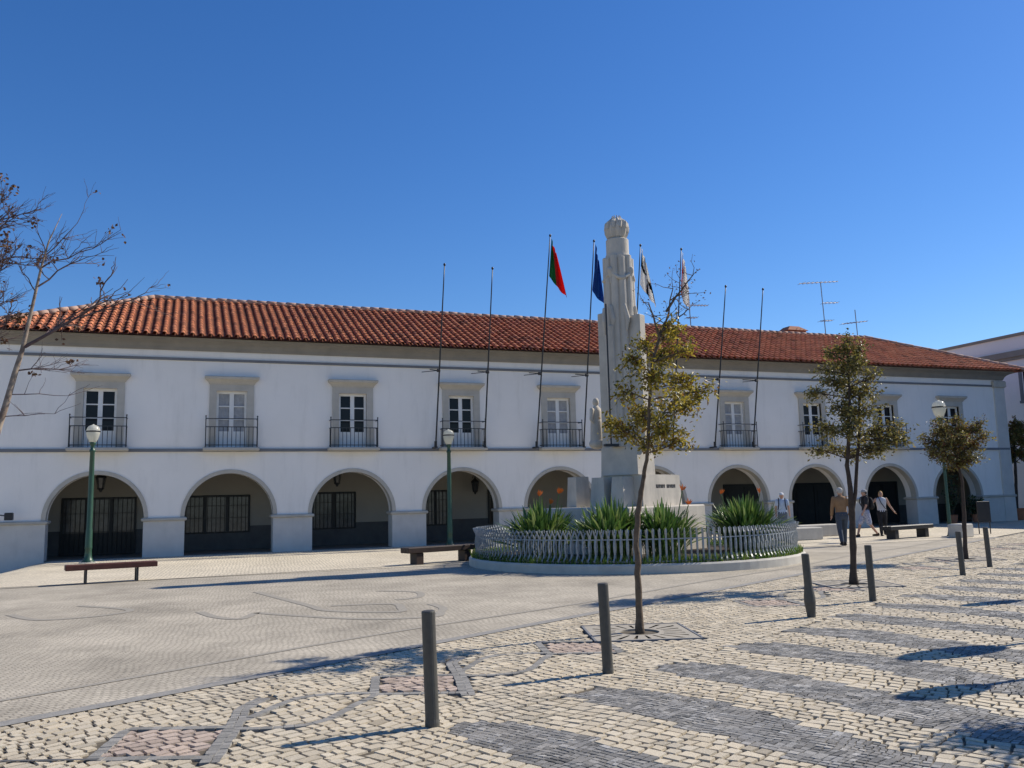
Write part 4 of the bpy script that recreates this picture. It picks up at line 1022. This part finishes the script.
C3 = [(0, .0, 3.1, .3), (-.35, .1, 3.05, .26), (.5, .05, 3.02, .24), (.1, -.2, 2.85, .36), (-.3, 0, 2.7, .36), (.4, .1, 2.65, .34), (-.55, .1, 2.55, .22), (.1, .2, 2.5, .4), (-.2, -.2, 2.4, .3), (.35, -.1, 2.35, .28), (.65, 0, 2.85, .18), (-.6, .0, 2.85, .16), (.05, 0, 2.25, .3), (.3, .3, 3.05, .28), (-.15, .3, 3.05, .28), (.1, 0, 3.3, .2), (-.35, 0, 3.25, .18), (.55, .1, 3.2, .18)]
t3 = leafy_tree('small_tree', 'small round headed dense tree below the faceted street lamp', (17.24, 15.53),
           [(0, 0, -.05), (.04, 0, .6), (.07, 0, 1.2), (.09, 0, 1.8), (.03, 0, 2.2), (-.02, 0, 2.7)], .058, .022, C3, 22, .068, GREEN + [(.13, .05, .02), (.12, .07, .02)], M['bark_dark'], 33, dens=.9)
b = MB()
C4 = [(-.6, 0, 4.5, .5), (-.7, .1, 3.9, .4), (-.25, 0, 4.6, .45), (.6, .1, 4.65, .5), (.2, -.1, 4.2, .55), (-.2, .1, 3.9, .4), (.8, 0, 4.0, .5), (.3, .1, 3.5, .45), (.0, 0, 3.2, .35), (.7, .2, 3.3, .4), (.4, .2, 5.0, .4)]
leafy_tree('small_tree', 'broad brownish green tree at the right edge standing in a terracotta pot', (40.3, 32.9), [(0, 0, .3), (.08, 0, 1.2), (.16, 0, 2.2), (.2, 0, 3.2), (.25, 0, 4.2)], .11, .04, C4, 12, .14, GREEN + [(.20, .085, .03)], M['bark_dark'], 34, dens=1.0)
tp = thing('plant_pot', 'large terracotta pot at the right edge holding a tree', 'pot', (40.3, 32.9, 0)); b = MB()
b.lathe([(.3, 0), (.34, .03), (.46, .5), (.5, .52), (.5, .6), (.45, .6), (.43, .5)], 24, (40.3, 32.9, 0)); b.build('pot_body', M['terracotta'], tp, smooth=False)
b = MB(); b.lathe([(.44, .5), (.02, .53)], 20, (40.3, 32.9, 0)); b.build('soil', M['soil'], tp)
tb = thing('litter_bin', 'blue litter bin behind the terracotta pot at the right edge', 'bin', (41.0, 33.9, 0)); b = MB()
b.lathe([(.26, .0), (.34, 1.15), (.36, 1.17), (.36, 1.22)], 4, (41.0, 33.9, 0), None); b.build('bin_body', M['blue'], tb)
b = MB(); b.lathe([(.37, 1.222), (.36, 1.3), (.1, 1.42)], 4, (41.0, 33.9, 0)); b.build('lid', M['blue'], tb)
# shrubs seen through the last arch
def shrub(lab, x, y, h, seed):
    g = random.Random(seed); t = thing('potted_shrub', lab, 'plant', (x, y, 0), group='potted shrubs under the last arch'); b = MB()
    b.lathe([(.16, .02), (.22, .4), (.24, .42), (.2, .42), (.19, .36)], 16, (x, y, 0)); b.build('pot', M['terracotta'], t)
    b = MB(); lv = MB()
    for k in range(26):
        e = Vector((x + g.gauss(0, .2), y + g.gauss(0, .2), h * g.uniform(.45, 1))); pts = limb(b, (x, y, .35), e, .012, .005, g)
        for q in range(12): leaf(lv, pts[g.choice((2, 3, 4, 5))] + Vector((g.gauss(0, .08), g.gauss(0, .08), g.gauss(0, .08))), .16, .045, g, [(.04, .07, .025), (.06, .09, .03), (.03, .05, .02)])
    b.build('stems', M['bark_dark'], t); lv.build('foliage', M['leaf'], t)
shrub('tall potted shrub standing left under the last arch', 35.0, 32.0, 2.3, 41)
shrub('low potted shrub standing right under the last arch', 36.3, 31.8, 1.3, 42)
# tree grates
for i, (gs, gt_) in enumerate(GRATES):
    c_ = ST(gs, gt_); o = thing('tree_grate', ['square slotted stone grate around the first tree', 'square grate around the forked second tree', 'square grate around the small third tree'][i], 'tree grate', (c_[0], c_[1], 0), group='tree grates')
    o.rotation_euler[2] = math.atan2(SN, CS) - pi / 4
    b = MB(); h = .60; n = 80
    sq = []
    for j in range(n):
        a = 2 * pi * j / n; m_ = max(abs(cos(a)), abs(sin(a))); sq.append((h * cos(a) / m_, h * sin(a) / m_))
    for j in range(n):
        k = (j + 1) % n; a0, a1 = 2 * pi * j / n, 2 * pi * k / n
        r = .24
        p0, p1 = (r * cos(a0), r * sin(a0)), (r * cos(a1), r * sin(a1)); q0, q1 = sq[j], sq[k]
        lerp = lambda A, B, u: (A[0] + (B[0] - A[0]) * u, A[1] + (B[1] - A[1]) * u)
        z = .006
        if j % 4 == 0:
            b.quad((*p0, z), (*lerp(p0, q0, .15), z), (*lerp(p1, q1, .15), z), (*p1, z)); b.quad((*lerp(p0, q0, .8), z), (*q0, z), (*q1, z), (*lerp(p1, q1, .8), z))
        else: b.quad((*p0, z), (*q0, z), (*q1, z), (*p1, z))
        b.quad((*p1, z), (*p1, -.03), (*p0, -.03), (*p0, z))
    b.build('slab', M['grate'], o, local=True)
    b = MB()
    for k in range(4):
        m_ = Matrix.Rotation(k * pi / 2, 4, 'Z'); b.box(-h - .035, h + .035, h + .004, h + .032, -.03, .012, m_)
    b.build('rim', M['moulding'], o, local=True)
    b = MB(); b.lathe([(.0, -.022), (.62, -.021)][::-1], 16); b.build('earth', M['soil'], o, local=True)

# bare tree at the left edge
def bare_tree():
    g = random.Random(51); B0 = (-2.95, 14.0)
    t = thing('bare_tree', 'bare tree with a few dry brown leaves reaching in from the left edge', 'tree', (B0[0], B0[1], 0))
    tr = MB(); tw = MB(); lv = MB()
    V = lambda x, z, y=14.0: Vector((x, y, z))
    trunk = [V(-2.95, -.05), V(-2.84, .8), V(-2.7, 1.8), V(-2.55, 2.6), V(-2.43, 3.1), V(-2.33, 3.6), V(-2.25, 3.95), V(-2.15, 4.6), V(-2.06, 5.2), V(-1.98, 5.6), V(-1.82, 6.05)]
    tr.tube(trunk, [.09, .07, .058, .05, .044, .04, .032, .024, .017, .011, .003], 9)
    def twigs(p, d, L_, r, depth):
        e = p + d * L_; pts = limb(tw, p, e, r, r * .45, g, 4, .07)
        if depth == 0:
            for q in range(1):
                if g.random() < .09:
                    c0 = e
                    for k in range(g.choice((3, 5, 14))): leaf(lv, c0 + Vector((g.gauss(0, .03), g.gauss(0, .03), g.gauss(0, .03))), .06, .022, g, [(.12, .06, .03), (.09, .05, .035), (.16, .09, .04)])
            return
        for k in range(g.choice((4, 5, 5, 6))):
            st = pts[g.choice((1, 2, 3, 4))]; a = Vector((g.gauss(0, .55), g.gauss(0, .55), g.gauss(.2, .45)))
            twigs(st, (d * .9 + a).normalized(), L_ * g.uniform(.42, .72), r * .55, depth - 1)
    def up(x, z, dx, dz, L_, r, depth=2, y=0): twigs(V(x, z), Vector((dx, y, dz)).normalized(), L_, r, depth)
    up(-2.22, 4.0, 1, .72, 1.1, .026, 2); up(-1.5, 4.48, 1, .45, .9, .014, 2)
    up(-2.1, 4.9, .9, .9, .75, .014, 2, .2); up(-2.05, 5.2, 1, .45, .75, .012, 2, -.2); up(-2.0, 5.4, .75, 1, .65, .01, 2); up(-2.1, 4.8, -.6, 1, .5, .01, 2); up(-2.0, 5.3, -.3, 1, .5, .01, 1)
    up(-2.38, 3.3, 1, .02, .75, .008, 1, .2); up(-2.46, 2.98, 1, .05, .7, .008, 1, -.2); up(-2.3, 3.65, 1, .08, .7, .012, 2, .1)
    # second stem off to the left with its crown reaching back
    tr.tube([V(-2.86, .7), V(-3.15, 1.8, 14.2), V(-3.45, 3.0, 14.4), V(-3.5, 4.2, 14.5), V(-3.4, 5.2, 14.5), V(-3.3, 6.2, 14.5)], [.09, .08, .07, .055, .04, .02], 8)
    for z, dz in ((4.0, .5), (4.4, .35), (4.8, .5), (5.1, .4), (5.5, .5), (5.7, .55)):
        twigs(V(-3.42, z, 14.5), Vector((1, g.uniform(-.2, .1), dz)).normalized(), g.uniform(.75, 1.05), .02, 3)
        twigs(V(-3.42, z, 14.5), Vector((-1, g.uniform(-.4, .4), dz)).normalized(), .7, .015, 1)
    tr.build('trunk', M['bark_pale'], t, smooth=True); tw.build('twigs', M['bark_twig'], t); lv.build('dry_leaves', M['brown_leaf'], t)
bare_tree()
# tree beyond the right edge; guessed oval posts added there to cast shadows
def outside_tree(lab, base, h, clumps, seed):
    leafy_tree('small_tree', lab, base, [(0, 0, -.05), (.02, 0, h * .3), (.04, 0, h * .55), (.05, 0, h * .9)], .06, .02, clumps, 16, .07, GREEN, M['bark_dark'], seed, dens=1.2)
outside_tree('tree standing outside the photo whose crown shades the bottom right corner', (8.3, 4.35), 3.2, [(0, 0, 2.2, .4), (.3, .2, 2.5, .4), (-.3, 0, 2.6, .4), (0, .2, 2.9, .4), (.2, -.2, 3.1, .3)], 61)
def shadow_post(lab, x, y, h, w, hh, ring):
    t = thing('shadow_caster', lab, 'shadow caster', (x, y, 0), group='unseen posts added for their shadows'); b = MB(); b.tube([(x, y, -.02), (x, y, h)], .035, 8); b.build('post', M['steel'], t)
    b = MB(); 
    prof = [(w * cos(a), hh * sin(a)) for a in [2 * pi * k / 24 for k in range(24)]]
    b.loft([[Vector((x - .05, y + p[0] * .9, h + p[1])) for p in prof], [Vector((x - .07, y + p[0] * .9, h + p[1])) for p in prof]]); b.build('shadow_plate', M['steel'], t)
shadow_post('added oval shadow plate on a post outside the right edge, nearer the camera', 8.75, 5.72, 2.35, .20, .42, 0)
shadow_post('added wide oval shadow plate on a post outside the right edge, farther off', 10.4, 6.98, 2.5, .26, .6, 0)
shadow_post('added round shadow plate on a post far outside the right edge', 14.6, 9.62, 3.0, .18, .5, 0)

# ------------------------------------------------------------------ people
def person(lab, loc, rot, H, pose, top_m, leg_m, shoes_m, hair_m, hair, sleeves=.5, legs='long', cap_m=None, extra=None):
    """faces local -Y. pose: foot/hand positions in metres for a 1.7 m body"""
    t = thing('person', lab, 'person', loc, rot, 'people walking on the square'); t.scale = (H / 1.7,) * 3
    hips = {s: Vector((s * .09, 0, .90)) for s in (-1, 1)}
    sh = {s: Vector((s * .185, .0 + pose.get('lean', 0), 1.40)) for s in (-1, 1)}; ln = pose.get('lean', 0)
    kn, an, el, wr = pose['knee'], pose['ankle'], pose['elbow'], pose['wrist']
    b = MB()
    def torso(mb, k, z0, z1):
        prof = [(.80, .135, .10), (.90, .165, .115), (1.0, .145, .10), (1.10, .14, .10), (1.22, .165, .115), (1.33, .18, .115), (1.41, .165, .095), (1.46, .08, .07)]
        rings = []
        for z, rx, ry in prof:
            if z < z0 or z > z1: continue
            rings.append([Vector(((rx + k) * cos(2 * pi * j / 16), (ry + k) * sin(2 * pi * j / 16) + ln * (z - .9) * 2, z)) for j in range(16)])
        mb.loft(rings)
    torso(b, 0, .7, 1.5)
    hc = Vector((0, ln - .01, 1.585))
    b.cap((0, ln, 1.42), (0, ln - .005, 1.52), .058, .052); b.ell(hc, .073, .092, .115, 14, 10); b.ell(hc + Vector((0, -.03, -.06)), .052, .06, .055); b.cap(hc + Vector((0, -.088, .01)), hc + Vector((0, -.108, -.025)), .008, .013, 8)
    for s in (-1, 1): b.ell(hc + Vector((s * .075, .01, -.005)), .01, .02, .03, 8, 6)
    for s in (-1, 1):
        K, A, E, Wr = Vector(kn[s]), Vector(an[s]), Vector(el[s]), Vector(wr[s])
        b.cap(hips[s], K, .085, .055); b.cap(K, A, .055, .038); b.cap(A + Vector((0, .03, -.05)), A + Vector((0, -.14, -.065)), .036, .028)
        b.cap(sh[s], E, .05, .038); b.cap(E, Wr, .038, .027)
        d = (Wr - E).normalized(); side = d.cross(Vector((s, 0, 0))); side = side.normalized() if side.length > .2 else Vector((0, -1, 0)); P = Wr + d * .055
        b.cap(Wr, P, .026, .03); out = d.cross(side)
        for k in range(4):
            o_ = side * (.026 - .0175 * k); L_ = (.07, .08, .075, .058)[k]; q = P + o_ + d * .012; b.cap(q, q + d * L_ * .55 - out * .006 * s, .0095, .009, 6); b.cap(q + d * L_ * .55 - out * .006 * s, q + d * L_ - out * .022 * s, .009, .0075, 6)
        b.cap(Wr + d * .02 + side * .02, Wr + d * .06 + side * .06, .0105, .009, 6); b.cap(Wr + d * .06 + side * .06, Wr + d * .085 + side * .062, .009, .008, 6)
    remesh(b.build('body', M['skin'], t, local=True), .0095, True, 2)
    c_ = MB(); torso(c_, .018, .88 if legs != 'dress' else .7, 1.47)
    c_.cap((0, ln, 1.40), (0, ln, 1.45), .085, .07)
    for s in (-1, 1):
        E, Wr = Vector(el[s]), Vector(wr[s])
        if sleeves >= 1: c_.cap(sh[s], E, .068, .055); c_.cap(E, E.lerp(Wr, .92), .055, .042)
        elif sleeves > 0: c_.cap(sh[s], sh[s].lerp(E, sleeves), .068, .06)
    remesh(c_.build('top', top_m, t, local=True), .014)
    c_ = MB(); 
    rings = [[Vector(((rx) * cos(2 * pi * j / 14), ry * sin(2 * pi * j / 14), z)) for j in range(14)] for z, rx, ry in ((.78, .13, .1), (.88, .185, .135), (.96, .175, .125), (1.0, .16, .115))]
    c_.loft(rings)
    for s in (-1, 1):
        K, A = Vector(kn[s]), Vector(an[s])
        if legs == 'long': c_.cap(hips[s], K, .105, .075); c_.cap(K, K.lerp(A, .96), .075, .06)
        else: c_.cap(hips[s], hips[s].lerp(K, .93), .108, .098)
    remesh(c_.build('trousers' if legs == 'long' else 'shorts', leg_m, t, local=True), .014)
    for s in (-1, 1):
        A = Vector(an[s]); c_ = MB(); c_.cap(A + Vector((0, .04, -.052)), A + Vector((0, -.15, -.062)), .046, .038, 10); c_.cap(A + Vector((0, .03, -.02)), A + Vector((0, .02, -.05)), .045, .046); remesh(c_.build('shoe', shoes_m, t, local=True), .012)
    h = MB(); h.ell(hc + Vector((0, .016, .024)), .081, .093, .103, 14, 10)
    if hair == 'long': h.cap(hc + Vector((0, .07, 0)), hc + Vector((0, .08, -.14)), .07, .05)
    if hair == 'bob': h.ell(hc + Vector((0, .035, -.03)), .088, .075, .09)
    remesh(h.build('hair', hair_m, t, local=True), .012)
    if cap_m:
        h = MB(); h.ell(hc + Vector((0, .008, .062)), .088, .103, .072, 16, 8); h.tube([hc + Vector((0, -.05, .05)), hc + Vector((0, -.16, .035))], [.075, .06], 12) if False else h.box(-.07, .07, hc.y - .175, hc.y - .05, hc.z + .036, hc.z + .05); h.build('cap', cap_m, t, smooth=True, local=True)
    e_ = MB()
    for s in (-1, 1): e_.ell(hc + Vector((s * .028, -.084, .012)), .011, .007, .007, 8, 6)
    e_.build('eyes', M['dado'], t, local=True)
    e_ = MB(); e_.ell(hc + Vector((0, -.086, -.055)), .022, .008, .006, 8, 6); e_.build('mouth', M['lips'], t, local=True)
    return t
M['lips'] = pm('lips', (.35, .12, .1), None, 4, .5)
fab = lambda n_, c_: pm(n_, c_, tuple(x * .8 for x in c_), 7, .9, .3, 30)
def stride(a, arms=.12, armx=.22):
    return {'knee': {-1: (-.09, -a * .62, .49), 1: (.09, a * .25, .48)}, 'ankle': {-1: (-.09, -a, .095), 1: (.09, a * 1.1, .13)}, 'elbow': {-1: (-armx, .04 + arms * .5, 1.12), 1: (armx, -.0 - arms * .4, 1.12)}, 'wrist': {-1: (-armx - .02, arms * .9, .87), 1: (armx + .02, -arms * 1.3, .89)}}
# old man walking away
pz = stride(.2, .05, .25); pz['lean'] = -.03; pz['wrist'][-1] = (-.24, -.02, .88)
person('older man seen from behind in tan jacket and grey blue trousers', (18.9, 21.42, 0), rad(152), 1.76, pz, fab('tan_cloth', (.30, .18, .095)), fab('grey_blue_cloth', (.065, .08, .105)), fab('dark_shoe', (.03, .028, .027)), fab('grey_hair', (.42, .40, .37)), 'short', 1.0, 'long', fab('pale_cap', (.55, .53, .48)))
b = MB(); b.bbox(-.06, .34, -.02, .02, 0, .05, .012); o = b.build('rolled_paper', M['white_frame'], loc=(0, 0, 0)); o.location = (19.0, 21.2, 1.42); o.rotation_euler = (0, rad(25), .0); tag(o, 'white rolled paper held against the older man\'s shoulder', 'paper roll')
# walker in patterned shorts with a backpack
M['pattern'] = pm('patterned_cloth', (.62, .62, .66), (.10, .13, .26), 26, .9)
pz = stride(.3, .14, .23); ang = rad(-112)
person('person in dark top and patterned shorts with a backpack, walking left', (23.25, 25.1, 0), ang, 1.70, pz, fab('charcoal_cloth', (.035, .036, .04)), M['pattern'], fab('brown_shoe', (.05, .035, .025)), fab('dark_hair', (.03, .025, .02)), 'short', .7, 'shorts', fab('grey_cap', (.4, .4, .4)))
def backpack(lab, loc, rot, m, H):
    t = thing('backpack', lab, 'backpack', loc, rot); k = H / 1.7; b = MB(); b.ell((0, .20 * k, 1.2 * k), .15 * k, .10 * k, .23 * k, 14, 10); b.ell((0, .27 * k, 1.10 * k), .11 * k, .06 * k, .11 * k); remesh(b.build('bag', m, t, local=True), .015)
    for s in (-1, 1):
        b = MB(); b.tube([(s * .11 * k, .16 * k, 1.42 * k), (s * .12 * k, .03 * k, 1.495 * k), (s * .12 * k, -.115 * k, 1.41 * k), (s * .125 * k, -.155 * k, 1.25 * k), (s * .16 * k, -.04 * k, 1.06 * k), (s * .13 * k, .15 * k, 1.05 * k)], .02, 6); b.build('strap', m, t, local=True)
backpack('black backpack on the person in patterned shorts', (23.25, 25.1, 0), ang, fab('black_nylon', (.02, .02, .022)), 1.70)
# woman, arms out
pz = stride(.12, .0, .3); pz['elbow'] = {-1: (-.36, .02, 1.2), 1: (.30, .0, 1.13)}; pz['wrist'] = {-1: (-.56, -.05, 1.02), 1: (.42, -.06, .93)}
person('blonde woman in white sleeveless top and black trousers with one arm held out', (24.15, 25.25, 0), rad(-32), 1.64, pz, fab('white_cloth', (.66, .66, .68)), fab('black_cloth', (.022, .022, .026)), fab('black_shoe', (.02, .02, .02)), fab('blonde_hair', (.42, .26, .10)), 'bob', 0, 'long')
b = MB(); b.tube([(-.12, -.115, 1.46), (-.03, -.155, 1.2), (.12, -.14, .98), (.2, -.02, .93)], .014, 6); o = b.build('bag_strap', fab('dark_strap', (.04, .04, .05)), loc=(0, 0, 0)); o.location = (24.15, 25.25, 0); o.rotation_euler[2] = rad(-32); tag(o, 'dark strap slung across the blonde woman\'s white top', 'bag strap')
# woman with white cap behind the fence
pz = stride(.1, .04, .24); pz['wrist'] = {-1: (-.24, -.04, .88), 1: (.26, -.02, .88)}
person('woman in pale blue top and white cap behind the fence end', (21.3, 27.3, 0), rad(-38), 1.66, pz, fab('pale_blue_cloth', (.46, .56, .70)), fab('slate_cloth', (.14, .16, .2)), fab('grey_shoe', (.2, .2, .2)), fab('brown_hair', (.10, .06, .04)), 'long', .55, 'long', fab('white_cap', (.75, .75, .75)))
backpack('dark backpack with straps on the woman in the white cap', (21.3, 27.3, 0), rad(-38), fab('navy_nylon', (.02, .025, .05)), 1.66)

# ------------------------------------------------------------------ light, sky, camera
SUN_EL, SUN_AZ = 39.0, 86.5            # azimuth clockwise from +Y
w = bpy.data.worlds.new('World'); scene.world = w; w.use_nodes = True
nt = w.node_tree; sky = nt.nodes.new('ShaderNodeTexSky'); sky.sky_type = 'NISHITA'; sky.sun_disc = False
sky.sun_elevation = rad(SUN_EL); sky.sun_rotation = rad(SUN_AZ); sky.altitude = 1000; sky.air_density = 1.2; sky.dust_density = 0.35; sky.ozone_density = 6.0
hs = nt.nodes.new('ShaderNodeHueSaturation'); hs.inputs['Saturation'].default_value = 1.21; hs.inputs['Hue'].default_value = 0.509; hs.inputs['Value'].default_value = 1.0
nt.links.new(sky.outputs[0], hs.inputs['Color']); nt.links.new(hs.outputs[0], nt.nodes['Background'].inputs[0]); nt.nodes['Background'].inputs[1].default_value = 0.103
sl = bpy.data.lights.new('sun', 'SUN'); sl.energy = 4.6; sl.angle = rad(0.53); sl.color = (1.0, .925, .81)
so = bpy.data.objects.new('sun', sl); col.objects.link(so)
az, el = rad(SUN_AZ), rad(SUN_EL); sd_ = Vector((sin(az) * cos(el), cos(az) * cos(el), sin(el)))
so.rotation_euler = sd_.to_track_quat('Z', 'Y').to_euler(); so.location = (30, 20, 30)

f, pitch, roll, yaw, H = 860.016, 0.134761, -0.024198, 0.364554, 1.6174
F0 = Vector((sin(yaw), cos(yaw), 0)); R0 = Vector((cos(yaw), -sin(yaw), 0)); U0 = Vector((0, 0, 1))
F = F0 * cos(pitch) + U0 * sin(pitch); U = U0 * cos(pitch) - F0 * sin(pitch)
Rr_ = R0 * cos(roll) + U * sin(roll); U2 = U * cos(roll) - R0 * sin(roll)
cd = bpy.data.cameras.new('camera'); cam = bpy.data.objects.new('camera', cd); col.objects.link(cam)
cd.sensor_fit = 'HORIZONTAL'; cd.sensor_width = 36; cd.lens = 36 * f / 1024; cd.clip_end = 3000
cam.matrix_world = Matrix(((Rr_.x, U2.x, -F.x, 0), (Rr_.y, U2.y, -F.y, 0), (Rr_.z, U2.z, -F.z, H), (0, 0, 0, 1)))
scene.camera = cam
vs_ = scene.view_settings; vs_.view_transform = 'Standard'; vs_.look = 'None'; vs_.exposure = 0.35; vs_.gamma = 1; vs_.use_curve_mapping = False
